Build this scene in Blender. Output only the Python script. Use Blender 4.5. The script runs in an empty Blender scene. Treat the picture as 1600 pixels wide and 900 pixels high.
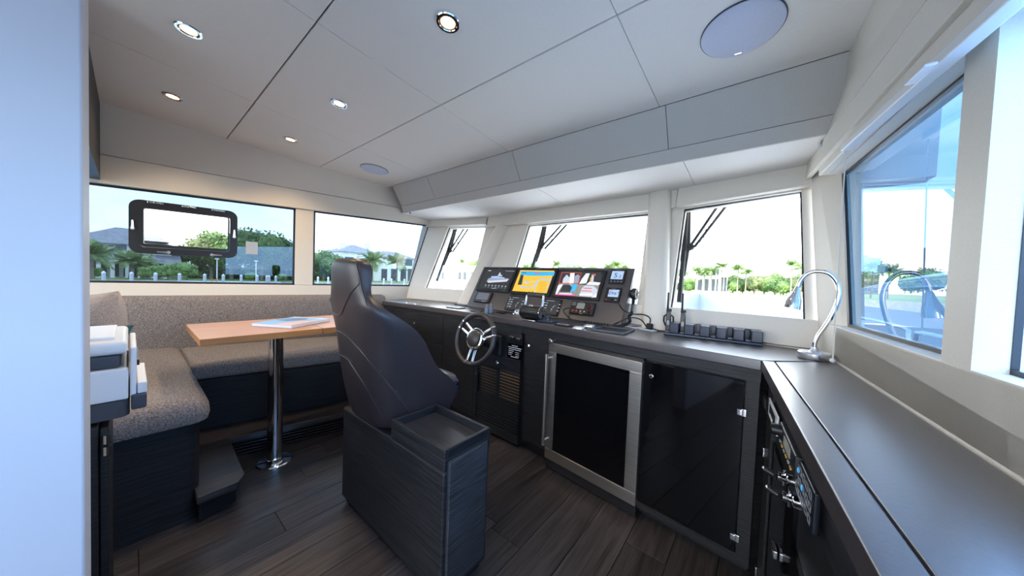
import bpy, bmesh, math, random
from mathutils import Vector, Matrix
from mathutils.bvhtree import BVHTree
random.seed(7)
scn = bpy.context.scene
COL = scn.collection
V = Vector

# ------------------------------------------------------------------ camera
YAW, PITCH, ROLL, FPX, EYE = math.radians(38.865), math.radians(1.7956), math.radians(2.1888), 481.82, V((0, 0, 1.27))
fwd = V((-math.sin(YAW)*math.cos(PITCH), math.cos(YAW)*math.cos(PITCH), -math.sin(PITCH)))
r0 = V((math.cos(YAW), math.sin(YAW), 0)); u0 = r0.cross(fwd)
rgt = r0*math.cos(ROLL) + u0*math.sin(ROLL)
upv = -r0*math.sin(ROLL) + u0*math.cos(ROLL)
cd = bpy.data.cameras.new('camera'); cam = bpy.data.objects.new('camera', cd); COL.objects.link(cam)
cd.sensor_width = 36; cd.lens = FPX*36/1600; cd.clip_start = .02; cd.clip_end = 4000
cam.matrix_world = Matrix(((rgt.x, upv.x, -fwd.x, EYE.x), (rgt.y, upv.y, -fwd.y, EYE.y), (rgt.z, upv.z, -fwd.z, EYE.z), (0, 0, 0, 1)))
scn.camera = cam

# ------------------------------------------------------------------ view, sky, sun
scn.view_settings.view_transform = 'Standard'; scn.view_settings.look = 'None'
scn.view_settings.gamma = 1; scn.view_settings.use_curve_mapping = False
scn.view_settings.exposure = 1.55
SKY = 3.6
w = bpy.data.worlds.new('sky'); scn.world = w; w.use_nodes = True
nt = w.node_tree; nt.nodes.clear()
def N(t, kind, **kw):
    n = t.nodes.new(kind)
    for k, v in kw.items():
        if k in n.inputs: n.inputs[k].default_value = v
        else: setattr(n, k, v)
    return n
tc = N(nt, 'ShaderNodeTexCoord'); sx = N(nt, 'ShaderNodeSeparateXYZ'); nt.links.new(tc.outputs['Generated'], sx.inputs[0])
rp = N(nt, 'ShaderNodeValToRGB'); nt.links.new(sx.outputs['Z'], rp.inputs[0])
e = rp.color_ramp.elements; e[0].position = 0.0; e[0].color = (.93, .96, 1, 1); e[1].position = .75; e[1].color = (.36, .56, .95, 1)
m_ = e.new(.16); m_.color = (.74, .86, 1, 1)
mp = N(nt, 'ShaderNodeMapping'); mp.inputs['Scale'].default_value = (1.6, 1.6, 5.5); nt.links.new(tc.outputs['Generated'], mp.inputs[0])
cn = N(nt, 'ShaderNodeTexNoise', Scale=2.1, Detail=7.0, Roughness=.58); nt.links.new(mp.outputs[0], cn.inputs['Vector'])
cr = N(nt, 'ShaderNodeValToRGB'); nt.links.new(cn.outputs['Fac'], cr.inputs[0])
cr.color_ramp.elements[0].position = .40; cr.color_ramp.elements[1].position = .60
mx = N(nt, 'ShaderNodeMixRGB'); nt.links.new(cr.outputs[0], mx.inputs[0]); nt.links.new(rp.outputs[0], mx.inputs[1]); mx.inputs[2].default_value = (1.0, 1.0, 1.0, 1)
bg = N(nt, 'ShaderNodeBackground', Strength=SKY); nt.links.new(mx.outputs[0], bg.inputs[0])
wo = N(nt, 'ShaderNodeOutputWorld'); nt.links.new(bg.outputs[0], wo.inputs[0])
sd = bpy.data.lights.new('sun', 'SUN'); sd.energy = 3.2; sd.angle = math.radians(6); sd.color = (1, .95, .87)
sun = bpy.data.objects.new('sun', sd); COL.objects.link(sun); sun.location = (20, -30, 60)
sun.rotation_euler = V((-.12, .62, -1.0)).to_track_quat('-Z', 'Y').to_euler()

# ------------------------------------------------------------------ pixel helpers (1600 x 900 frame of the photograph)
def ray(p):
    return rgt*((p[0]-800)/FPX) - upv*((p[1]-450)/FPX) + fwd
def at_plane(p, P0, n):
    d = ray(p); return EYE + d*((V(P0)-EYE).dot(V(n))/d.dot(V(n)))
def at_z(p, z=0): return at_plane(p, (0, 0, z), (0, 0, 1))
def at_x(p, x): return at_plane(p, (x, 0, 0), (1, 0, 0))
def at_y(p, y): return at_plane(p, (0, y, 0), (0, 1, 0))
def lerp(a, b, t): return a+(b-a)*t

# ------------------------------------------------------------------ mesh helpers
WL = {}
class MB:
    def __init__(s): s.bm = bmesh.new()
    def face(s, pts):
        vs = [s.bm.verts.new(V(p)) for p in pts]
        return s.bm.faces.new(vs)
    def prism(s, pts, vec):
        a = [s.bm.verts.new(V(p)) for p in pts]; b = [s.bm.verts.new(V(p)+V(vec)) for p in pts]
        n = len(a); s.bm.faces.new(a); s.bm.faces.new(b[::-1])
        for i in range(n): s.bm.faces.new((a[i], b[i], b[(i+1) % n], a[(i+1) % n]))
        return s
    def bx(s, x0, x1, y0, y1, z0, z1):
        return s.prism([(x0, y0, z0), (x1, y0, z0), (x1, y1, z0), (x0, y1, z0)], (0, 0, z1-z0))
    def obox(s, c, ax, ay, az, sx, sy, sz):
        c = V(c); ax = V(ax).normalized(); ay = V(ay).normalized(); az = V(az).normalized()
        q = [c+ax*(i*sx/2)+ay*(j*sy/2)-az*(sz/2) for i, j in ((-1, -1), (1, -1), (1, 1), (-1, 1))]
        return s.prism(q, az*sz)
    def ring_frames(s, pts):
        pts = [V(p) for p in pts]; out = []; nrm = None
        for i, p in enumerate(pts):
            t = (pts[min(i+1, len(pts)-1)]-pts[max(i-1, 0)])
            if t.length < 1e-9: t = V((0, 0, 1))
            t.normalize()
            if nrm is None:
                nrm = t.cross(V((0, 0, 1)))
                if nrm.length < .1: nrm = t.cross(V((1, 0, 0)))
            nrm = nrm - t*nrm.dot(t); nrm.normalize()
            out.append((p, nrm.copy(), t.cross(nrm)))
        return out
    def tube(s, pts, r, n=8, closed=False):
        fr = s.ring_frames(pts); rings = []
        for i, (p, a, b) in enumerate(fr):
            rr = r[i] if isinstance(r, (list, tuple)) else r
            rings.append([s.bm.verts.new(p+(a*math.cos(2*math.pi*k/n)+b*math.sin(2*math.pi*k/n))*rr) for k in range(n)])
        s.skin(rings, closed)
        return s
    def skin(s, rings, closed=False, caps=True):
        n = len(rings[0]); m = len(rings)
        for i in range(m if closed else m-1):
            A, B = rings[i], rings[(i+1) % m]
            for k in range(n): s.bm.faces.new((A[k], A[(k+1) % n], B[(k+1) % n], B[k]))
        if not closed and caps:
            s.bm.faces.new(rings[0][::-1]); s.bm.faces.new(rings[-1])
    def loft(s, rings, closed=False, caps=True):
        s.skin([[s.bm.verts.new(V(p)) for p in r] for r in rings], closed, caps); return s
    def lathe(s, o, axis, prof, n=24):
        o = V(o); z = V(axis).normalized(); x = z.cross(V((0, 0, 1)))
        if x.length < .1: x = z.cross(V((1, 0, 0)))
        x.normalize(); y = z.cross(x)
        rings = [[s.bm.verts.new(o+z*h+(x*math.cos(2*math.pi*k/n)+y*math.sin(2*math.pi*k/n))*max(r, 1e-4)) for k in range(n)] for r, h in prof]
        s.skin(rings); return s
    def cyl(s, a, b, r, n=16):
        a = V(a); b = V(b); return s.lathe(a, b-a, [(r, 0), (r, (b-a).length)], n)
    def ball(s, c, r, n=10, sc=(1, 1, 1)):
        c = V(c); rings = []
        for i in range(n+1):
            th = math.pi*i/n
            rings.append([s.bm.verts.new(c+V((math.sin(th)*math.cos(2*math.pi*k/(n*2))*sc[0], math.sin(th)*math.sin(2*math.pi*k/(n*2))*sc[1], math.cos(th)*sc[2]))*r) for k in range(n*2)])
        s.skin(rings); bmesh.ops.remove_doubles(s.bm, verts=s.bm.verts, dist=1e-6); return s
    def build(s, name, mat, parent=None, bevel=0, seg=2, smooth=False, loc=None, stuff=False):
        bm = s.bm
        bmesh.ops.recalc_face_normals(bm, faces=bm.faces)
        bm.verts.ensure_lookup_table()
        mn = V((min(v.co.x for v in bm.verts), min(v.co.y for v in bm.verts), min(v.co.z for v in bm.verts)))
        mxv = V((max(v.co.x for v in bm.verts), max(v.co.y for v in bm.verts), max(v.co.z for v in bm.verts)))
        o = V(loc) if loc is not None else V(((mn.x+mxv.x)/2, (mn.y+mxv.y)/2, mn.z))
        for v in bm.verts: v.co -= o
        me = bpy.data.meshes.new(name); bm.to_mesh(me); bm.free()
        me.materials.append(mat)
        if smooth:
            for p in me.polygons: p.use_smooth = True
            try: me.set_sharp_from_angle(angle=math.radians(42))
            except Exception: pass
        ob = bpy.data.objects.new(name, me); COL.objects.link(ob)
        if parent is not None:
            ob.parent = parent; ob.location = o-WL[parent.name]
        else: ob.location = o
        WL[ob.name] = o
        if bevel:
            b = ob.modifiers.new('bevel', 'BEVEL'); b.width = bevel; b.segments = seg; b.limit_method = 'ANGLE'; b.angle_limit = math.radians(35)
            for p in me.polygons: p.use_smooth = True
            wn = ob.modifiers.new('wn', 'WEIGHTED_NORMAL')
        if stuff: ob['kind'] = 'stuff'
        return ob
def tag(o, label, cat, group=None):
    o['label'] = label; o['category'] = cat
    if group: o['group'] = group
    return o
def thing(name, label, cat, loc, group=None):
    o = bpy.data.objects.new(name, None); COL.objects.link(o); o.location = V(loc); o.empty_display_size = .05
    WL[o.name] = V(loc); return tag(o, label, cat, group)
def struct(name, loc=(0, 0, 0)):
    o = bpy.data.objects.new(name, None); COL.objects.link(o); o.location = V(loc); o['kind'] = 'structure'; o.empty_display_size = .05
    WL[o.name] = V(loc); return o
def S(o): o['kind'] = 'structure'; return o
def dup(root, delta, label=None):
    r = root.copy(); COL.objects.link(r); r.location = root.location+V(delta); WL[r.name] = WL[root.name]+V(delta)
    if label: r['label'] = label
    for ch in root.children:
        c = ch.copy(); COL.objects.link(c); c.parent = r
        for g in ch.children:
            d = g.copy(); COL.objects.link(d); d.parent = c
    return r
def text(s, o, ux, uy, size, mat, parent, name='lettering', lift=.0012, align='LEFT', width=None):
    cu = bpy.data.curves.new('t', 'FONT'); cu.body = s; cu.size = size; cu.align_x = align; cu.resolution_u = 3
    to = bpy.data.objects.new('t', cu); COL.objects.link(to)
    dg = bpy.context.evaluated_depsgraph_get(); me = bpy.data.meshes.new_from_object(to.evaluated_get(dg))
    bpy.data.objects.remove(to); bpy.data.curves.remove(cu)
    ux = V(ux).normalized(); uy = V(uy).normalized(); n = ux.cross(uy); o = V(o)
    k = 1
    if width:
        xs = [v.co.x for v in me.vertices]; k = width/max(1e-6, max(xs)-min(xs))
    for v in me.vertices: v.co = ux*v.co.x*k+uy*v.co.y+n*lift
    me.name = name; me.materials.clear(); me.materials.append(mat)
    ob = bpy.data.objects.new(name, me); COL.objects.link(ob)
    ob.location = o
    if parent: ob.parent = parent; ob.location = o-WL[parent.name]
    WL[ob.name] = o
    return ob
def clip(poly, P0, n):
    P0 = V(P0); n = V(n); out = []
    for i, a in enumerate(poly):
        b = poly[(i+1) % len(poly)]; a = V(a); b = V(b); da = (a-P0).dot(n); db = (b-P0).dot(n)
        if da >= 0: out.append(a)
        if da*db < 0: out.append(a+(b-a)*(da/(da-db)))
    return out

# ------------------------------------------------------------------ materials
def mat(name, col, rough=.5, metal=0, spec=.5, coat=0, emit=None, es=0):
    m = bpy.data.materials.new(name); m.use_nodes = True; b = m.node_tree.nodes['Principled BSDF']
    b.inputs['Base Color'].default_value = (*col, 1); b.inputs['Roughness'].default_value = rough; b.inputs['Metallic'].default_value = metal
    b.inputs['Specular IOR Level'].default_value = spec; b.inputs['Coat Weight'].default_value = coat
    if emit: b.inputs['Emission Color'].default_value = (*emit, 1); b.inputs['Emission Strength'].default_value = es
    return m
def noisy(name, c1, c2, scale=(20, 20, 20), detail=5, rough=.5, bump=.1, p=(.35, .65), dist=.0, spec=.5, bscale=1, metal=0, coord='Object', nr=.6):
    m = mat(name, c1, rough, metal, spec); t = m.node_tree; b = t.nodes['Principled BSDF']
    tc = N(t, 'ShaderNodeTexCoord'); mp = N(t, 'ShaderNodeMapping'); mp.inputs['Scale'].default_value = scale
    t.links.new(tc.outputs[coord], mp.inputs[0])
    n = N(t, 'ShaderNodeTexNoise', Scale=1.0, Detail=float(detail), Roughness=nr, Distortion=dist); t.links.new(mp.outputs[0], n.inputs['Vector'])
    r = N(t, 'ShaderNodeValToRGB'); t.links.new(n.outputs['Fac'], r.inputs[0])
    r.color_ramp.elements[0].position = p[0]; r.color_ramp.elements[0].color = (*c1, 1)
    r.color_ramp.elements[1].position = p[1]; r.color_ramp.elements[1].color = (*c2, 1)
    t.links.new(r.outputs[0], b.inputs['Base Color'])
    if bump:
        bp = N(t, 'ShaderNodeBump', Strength=bump, Distance=.002*bscale); t.links.new(n.outputs['Fac'], bp.inputs['Height']); t.links.new(bp.outputs[0], b.inputs['Normal'])
    return m
M = {}
M['vinyl'] = noisy('cream vinyl', (.73, .67, .58), (.77, .705, .61), (220, 220, 220), 2, .62, .08)
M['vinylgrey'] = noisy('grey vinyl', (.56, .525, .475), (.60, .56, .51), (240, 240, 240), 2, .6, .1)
M['headliner'] = noisy('off white headliner', (.76, .71, .655), (.81, .76, .70), (300, 300, 300), 2, .7, .08)
M['groove'] = mat('dark joint', (.05, .05, .05), .8)
M['white'] = mat('white paint', (.80, .80, .80), .45)
M['bulkhead'] = mat('pale grey bulkhead paint', (.47, .46, .49), .5)
M['whitepl'] = mat('white plastic', (.74, .75, .78), .35)
M['greypl'] = mat('grey plastic', (.055, .06, .075), .4)
M['black'] = mat('black plastic', (.012, .012, .014), .38)
M['blackm'] = mat('black rubber', (.010, .010, .011), .6)
M['blackgl'] = mat('black glass', (.003, .003, .004), .05, 0, .4)
M['fridgegl'] = mat('dark fridge glass', (.003, .003, .004), .08, 0, .35)
M['chrome'] = mat('chrome', (.82, .82, .84), .08, 1)
M['satin'] = mat('satin chrome', (.85, .85, .86), .33, 1)
M['steel'] = noisy('brushed steel', (.50, .48, .45), (.60, .58, .55), (2, 2, 160), 3, .34, .05, metal=1)
M['veneer'] = noisy('dark oak veneer', (.004, .0042, .005), (.031, .032, .037), (5, 5, 170), 6, .46, .6, (.34, .74), .2, spec=.38)
M['veneertop'] = noisy('dark oak veneer top', (.009, .009, .011), (.065, .060, .060), (5, 150, 5), 6, .42, .4, (.32, .75), .2, spec=.4)
M['veneerdoor'] = noisy('oak veneer door', (.010, .011, .013), (.085, .09, .10), (7, 7, 230), 6, .45, .6, (.34, .72), .2, spec=.5)  # finer-grained veneer, lightened to hold the window light on the pedestal door
M['leather'] = noisy('brown leather', (.028, .0205, .0225), (.037, .028, .0305), (160, 160, 160), 3, .40, .12)
M['leatherd'] = noisy('wheel leather', (.028, .024, .026), (.036, .03, .032), (160, 160, 160), 3, .36, .12)
M['thread'] = mat('grey thread', (.16, .14, .14), .7)
M['worktop'] = noisy('brown worktop leather', (.042, .034, .036), (.054, .044, .046), (130, 130, 130), 3, .35, .12, spec=.9)
M['worktop'].node_tree.nodes['Principled BSDF'].inputs['Coat Weight'].default_value = .5; M['worktop'].node_tree.nodes['Principled BSDF'].inputs['Coat Roughness'].default_value = .28
M['fabric'] = noisy('tweed fabric', (.085, .074, .070), (.37, .325, .312), (140, 140, 140), 3, .9, .9, (.34, .68), nr=.75)
M['pillow'] = noisy('pillow fabric', (.19, .165, .16), (.46, .40, .385), (150, 150, 150), 3, .9, .7, (.30, .72), nr=.75)
M['teal'] = noisy('teal fabric', (.010, .045, .06), (.02, .085, .11), (190, 190, 190), 3, .9, .5)
M['table'] = noisy('teak table', (.40, .17, .058), (.52, .25, .095), (60, 3, 60), 4, .34, .05)
M['tableedge'] = noisy('teak edge', (.36, .15, .055), (.47, .21, .085), (3, 3, 90), 4, .4, .05)
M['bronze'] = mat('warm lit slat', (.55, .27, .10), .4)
M['navy'] = mat('navy blue plastic', (.018, .030, .058), .35)
M['navyd'] = mat('very dark navy plastic', (.006, .009, .016), .3)
M['lens'] = mat('lit lamp lens', (1, .9, .75), .4, emit=(1, .60, .26), es=4.5)
M['grille'] = noisy('speaker cloth', (.52, .54, .66), (.62, .64, .76), (500, 500, 500), 1, .7, .2)
M['gelcoat'] = mat('white gelcoat', (.82, .83, .84), .25)
M['gelgrey'] = mat('pale grey deck', (.62, .65, .70), .5)
M['scr_dark'] = mat('dark screen', (.01, .011, .012), .15, emit=(.10, .11, .12), es=.12)
M['lcd'] = mat('lit lcd', (.3, .36, .45), .2, emit=(.34, .47, .70), es=.30)
M['lcdtext'] = mat('lcd digits', (.01, .012, .02), .4)
M['lcdgrey'] = mat('grey lcd', (.20, .20, .17), .25, emit=(.3, .3, .26), es=.10)
M['padgrey'] = mat('grey pad glass', (.20, .21, .24), .2)
def em(name, c, s=.36): M[name] = mat(name, tuple(x*.3 for x in c), .3, emit=c, es=s)
em('e_yellow', (.84, .50, .045)); em('e_blue', (.06, .36, .74)); em('e_sky', (.05, .44, .78)); em('e_white', (.85, .87, .92)); em('e_grey', (.30, .33, .40)); em('e_dark', (.035, .04, .045))
em('e_red', (.75, .08, .05)); em('e_pink', (.80, .10, .42)); em('e_green', (.1, .8, .25)); em('e_mid', (.55, .58, .66)); em('e_cyan', (.05, .42, .85)); em('e_deck', (.26, .25, .22)); em('e_line', (.45, .30, .04)); em('e_lblue', (.34, .50, .85))
M['p_grey'] = mat('grey print', (.34, .35, .37), .5); M['p_red'] = mat('red print', (.5, .05, .035), .5); M['p_white'] = mat('white print', (.6, .61, .63), .5); M['p_amber'] = mat('amber key', (.6, .36, .05), .5)
def glass(name, tint, refl=1.0):
    m = bpy.data.materials.new(name); m.use_nodes = True; t = m.node_tree; t.nodes.clear()
    tr = N(t, 'ShaderNodeBsdfTransparent'); tr.inputs[0].default_value = (*tint, 1)
    gl = N(t, 'ShaderNodeBsdfGlossy', Roughness=.0); gl.inputs[0].default_value = (refl, refl, refl, 1)
    lw = N(t, 'ShaderNodeLayerWeight', Blend=.5); pw_ = N(t, 'ShaderNodeMath', operation='POWER'); pw_.inputs[1].default_value = 5.0; t.links.new(lw.outputs['Facing'], pw_.inputs[0])
    fr = N(t, 'ShaderNodeMapRange'); fr.inputs['To Min'].default_value = .045; fr.inputs['To Max'].default_value = 1.0; t.links.new(pw_.outputs[0], fr.inputs['Value']); mxs = N(t, 'ShaderNodeMixShader'); out = N(t, 'ShaderNodeOutputMaterial')
    t.links.new(fr.outputs[0], mxs.inputs[0]); t.links.new(tr.outputs[0], mxs.inputs[1]); t.links.new(gl.outputs[0], mxs.inputs[2]); t.links.new(mxs.outputs[0], out.inputs[0])
    return m
M['g_clear'] = glass('clear windshield glass', (.93, .96, .95))
M['g_port'] = glass('blue tinted port glass', (.098, .135, .172))
M['g_port2'] = glass('lightly tinted port glass', (.20, .25, .30))
M['g_stbd'] = glass('blue tinted starboard glass', (.046, .096, .165), 1.0)
M['g_stbd2'] = glass('pale blue after starboard glass', (.33, .60, 1.0))  # glass of the added pane that brings in blue light
M['g_aft'] = glass('tinted after window glass', (.88, .87, .85))  # nearly clear glass of the added aft window
M['g_hatch'] = glass('hatch glass', (.45, .47, .46))
# wood planks: colour varies from plank to plank
def plankmat():
    m = noisy('dark floor oak', (.014, .0125, .0135), (.088, .073, .069), (60, 2.6, 60), 7, .38, .25, (.30, .78), .9)
    t = m.node_tree; b = t.nodes['Principled BSDF']; src = b.inputs['Base Color'].links[0].from_socket
    oi = N(t, 'ShaderNodeObjectInfo'); mr = N(t, 'ShaderNodeMapRange'); mr.inputs['To Min'].default_value = .72; mr.inputs['To Max'].default_value = 1.25
    t.links.new(oi.outputs['Random'], mr.inputs['Value'])
    hs = N(t, 'ShaderNodeHueSaturation'); t.links.new(mr.outputs[0], hs.inputs['Value']); t.links.new(src, hs.inputs['Color']); t.links.new(hs.outputs[0], b.inputs['Base Color'])
    # shift the grain per plank
    mpn = [n for n in t.nodes if n.type == 'MAPPING'][0]; cb = N(t, 'ShaderNodeCombineXYZ'); ml = N(t, 'ShaderNodeMath', operation='MULTIPLY'); ml.inputs[1].default_value = 60
    t.links.new(oi.outputs['Random'], ml.inputs[0]); t.links.new(ml.outputs[0], cb.inputs[0]); t.links.new(ml.outputs[0], cb.inputs[1]); t.links.new(cb.outputs[0], mpn.inputs['Location'])
    return m
M['plank'] = plankmat()
def seethrough(name, col, a):
    m = bpy.data.materials.new(name); m.use_nodes = True; t = m.node_tree; t.nodes.clear()
    tr = N(t, 'ShaderNodeBsdfTransparent'); df = N(t, 'ShaderNodeBsdfDiffuse'); df.inputs[0].default_value = (*col, 1); mxs = N(t, 'ShaderNodeMixShader'); mxs.inputs[0].default_value = a; out = N(t, 'ShaderNodeOutputMaterial')
    t.links.new(tr.outputs[0], mxs.inputs[1]); t.links.new(df.outputs[0], mxs.inputs[2]); t.links.new(mxs.outputs[0], out.inputs[0]); return m
# ------------------------------------------------------------------ floor of wide dark planks
fl = struct('floor')
MB().bx(-4.0, .7, -1.7, 3.2, -.06, -.012).build('underlay', M['groove'], fl)
xs = [-3.2]
while xs[-1] < .3: xs.append(xs[-1]+.183)
for i in range(len(xs)-1):
    y = -1.65-random.random()*.9
    while y < 1.95:
        ln = random.choice((1.1, 1.45, 1.8)); y1 = min(y+ln, 1.95)
        if y1 > -1.65: MB().bx(xs[i]+.0012, xs[i+1]-.0012, max(y, -1.65)+.0012, y1-.0012, -.012, 0).build('plank', M['plank'], fl, bevel=.0012, seg=1)
        y = y1

PA = math.radians(10); PD = V((math.sin(PA), math.cos(PA), 0)); PN = V((math.cos(PA), -math.sin(PA), 0)); PP = V((-3.38, 2.1, 0))
# ------------------------------------------------------------------ ceiling: panels on a gently falling plane, joints between
CP, CN = V((0, 0, 2.42)), V((0, .08, 1)).normalized()
def ceil(x, y): return V((x, y, 2.42-.08*y))
cl = struct('ceiling')
MB().prism([ceil(-3.9, -1.7)+V((0, 0, .016)), ceil(.5, -1.7)+V((0, 0, .016)), ceil(.5, 1.9)+V((0, 0, .016)), ceil(-3.9, 1.9)+V((0, 0, .016))], (0, 0, .02)).build('backing', M['groove'], cl)
gx = [-3.85, -2.69, -1.6, -.495, .45]; gy = [-1.65, -.85, -.16, .525, 1.21, 1.8835]
for i in range(4):
    for j in range(5):
        wide = .0035 if j >= 1 else .002
        q = [ceil(gx[i]+.0012, gy[j]+wide), ceil(gx[i+1]-.0012, gy[j]+wide), ceil(gx[i+1]-.0012, gy[j+1]-wide), ceil(gx[i]+.0012, gy[j+1]-wide)]
        q = clip(q, PP-PN*.03, PN); q = clip(q, (.24, 1.9, 2.2), (-.995, -.08, 0))
        if len(q) > 2: MB().prism(q, (0, 0, .015)).build('panel', M['headliner'], cl, bevel=.002, seg=1)
# soffit over the windscreen: sloped grey panels, a trim lip and a pale underside
sf = struct('trim_1')
sx_ = [-3.33, -2.68, -1.57, -.465, .245]
for i in range(4):
    a, b = sx_[i]+.0015, sx_[i+1]-.0015
    MB().prism([(a, 1.8815, 2.2685), (b, 1.8815, 2.2685), (b, 2.0, 2.0675), (a, 2.0, 2.0675)], (0, .02, .012)).build('panel', M['vinylgrey'], sf, bevel=.0015, seg=1)
MB().prism([(-3.34, 1.90, 2.285), (-3.34, 2.02, 2.07), (-3.34, 2.06, 2.07), (-3.34, 2.06, 2.285)], (3.6, 0, 0)).build('backing', M['groove'], sf)
MB().prism([(-3.33, 1.9985, 2.0668), (-3.33, 2.028, 1.992), (-3.33, 2.05, 1.992), (-3.33, 2.05, 2.0668)], (3.56, 0, 0)).build('lip', M['vinylgrey'], sf, bevel=.004)
us = struct('trim_2')
def under(x, y): return V((x, y, 1.992-.075*(y-2.035)))
ux = [-3.6, -2.47, -1.42, -.39, .42]
for i in range(4):
    a, b = ux[i]+.0015, ux[i+1]-.0015
    MB().prism([under(a, 2.04), under(b, 2.04), under(b, 3.0), under(a, 3.0)], (0, 0, .015)).build('panel', M['headliner'], us, bevel=.001, seg=1)
MB().bx(-3.6, .42, 2.045, 3.0, 2.012, 2.03).build('backing', M['groove'], us)
# roof slab with unseen overhang shaped to keep the sun out
S(MB().bx(-4.5, .58, -3.0, 3.05, 2.62, 2.72).build('roof', M['gelcoat']))
S(MB().bx(-4.2, .75, 2.9, 3.06, 1.95, 2.65).build('roof_brow', M['gelcoat']))

# ------------------------------------------------------------------ port wall
PA = math.radians(10); PD = V((math.sin(PA), math.cos(PA), 0)); PN = V((math.cos(PA), -math.sin(PA), 0)); PP = V((-3.38, 2.1, 0))
def pwp(s, z): return PP+PD*s+V((0, 0, z))
def ps(p): return (at_plane(p, PP, PN)-PP).dot(PD)
sA, sB, sC0, sC1 = ps((461, 400)), ps((489.5, 400)), ps((641, 446)), ps((672, 352))
def ptop(s): return lerp(1.845, 1.908, (s-ps((143, 288)))/(sC1-ps((143, 288))))
ZS = 1.122
wp = struct('wall_port', (-3.6, .8, 0))
out = -PN*.09
def pw(name, pts, m, vec=None, lift=0, bevel=0): return MB().prism([pwp(s, z)+PN*lift for s, z in pts], vec or out).build(name, m, wp, bevel=bevel)
s0 = -3.8; s9 = .62
pw('lower_panel', [(s0, 0), (.06, 0), (.10, ZS), (s0, ZS)], M['vinyl'], bevel=.004)
pw('pillar', [(sA, ZS), (sB, ZS), (sB, ptop(sB)), (sA, ptop(sA))], M['vinyl'], bevel=.008)
pw('corner_pillar', [(sC0-.01, ZS-.15), (.10, ZS-.15), (.15, ZS), (.415, 2.05), (sC1+.03, 2.05), (sC1, ptop(sC1)), (sC0, ZS)], M['vinyl'], bevel=.004)
pw('header', [(s0, ptop(s0)), (.36, ptop(.36)), (.40, 2.055), (s0, 2.05)], M['vinyl'], lift=.014, bevel=.004)
pw('upper_panel', [(s0, 2.056), (.40, 2.06), (.40, 2.60), (s0, 2.60)], M['vinyl'], bevel=.002)
def window(name, c, nin, depth, gm, lab=None, gw=.016, gasket='black', hole=None):
    """c: corners on the inner wall face; glass sits depth outboard of it"""
    ctr = sum((V(p) for p in c), V((0, 0, 0)))/4; o = struct(name, ctr)
    q = [V(p)-nin*depth for p in c]

    f2 = MB()
    if hole:
        h = [V(p) for p in hole]
        for i in range(4): f2.face([q[i], q[(i+1) % 4], h[(i+1) % 4], h[i]])
    else: f2.face(q)
    f2.build('pane', gm, o)
    g = MB(); n = len(q); cc = sum(q, V((0, 0, 0)))/n
    for i in range(n):
        a, b = q[i], q[(i+1) % n]; d = (b-a).normalized(); inn = nin.cross(d)
        if inn.dot(cc-(a+b)/2) < 0: inn = -inn
        g.prism([a-inn*.012, b-inn*.012, b+inn*gw, a+inn*gw], nin*.010)
    g.build('gasket', M[gasket], o)

    return o
def pgw(p): return at_plane(p, PP-PN*.03, PN)
HOLE = [pgw(p) for p in ((214, 390), (360, 395), (360, 338), (214, 325))]
window('window_1', [pwp(s0+.02, ZS), pwp(sA, ZS), pwp(sA, ptop(sA)), pwp(s0+.02, ptop(s0))], PN, .03, M['g_port'], hole=HOLE)
window('window_2', [pwp(sB, ZS), pwp(sC0, ZS), pwp(sC1, ptop(sC1)), pwp(sB, ptop(sB))], PN, .03, M['g_port2'])

# ------------------------------------------------------------------ windscreen facets, raked forward
class Facet:
    def __init__(s, A, B, t):
        s.A = V(A); s.d = (V(B)-V(A)).normalized(); s.n0 = V((-s.d.y, s.d.x, 0)); s.L = (V(B)-V(A)).length; s.k = s.n0*t+V((0, 0, 1)); s.n = s.d.cross(s.k).normalized()
        if s.n.dot(s.n0) > 0: s.n = -s.n          # points into the room
    def pt(s, u, z): return s.A+s.d*u+s.k*(z-.97)
    def uz(s, p):
        P = at_plane(p, s.A, s.n)-s.A; return P.dot(s.d), P.z+.97
FP = Facet((-3.34, 2.14, .97), (-2.44, 2.33, .97), .28)
FC = Facet((-2.44, 2.32, .97), (-.52, 2.255, .97), .28)
FS = Facet((-.52, 2.235, .97), (.25, 2.12, .97), .28)
ZG, ZT = 1.11, 1.825
wf = struct('wall_front', (-1.5, 2.3, 0))
def zline(F, a, b, u):   # height of the line through two pixels at u
    (ua, za), (ub, zb) = F.uz(a), F.uz(b); return za+(zb-za)*(u-ua)/(ub-ua)
def edge(F, a, b, z):    # u of the line through two pixels at height z
    (ua, za), (ub, zb) = F.uz(a), F.uz(b); return ua+(ub-ua)*(z-za)/(zb-za)
specs = [('window_3', FP, ((667, 442), (702, 354)), ((741, 440), (783, 352)), (702, 354), (783, 352)),
         ('window_4', FC, ((805, 417), (825, 351)), ((1003, 417), (1013, 333)), (825, 351), (1013, 333)),
         ('window_5', FS, ((1045, 490), (1068, 326)), ((1258, 502), (1252, 296)), (1068, 326), (1252, 296))]
GEO = {}
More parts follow.
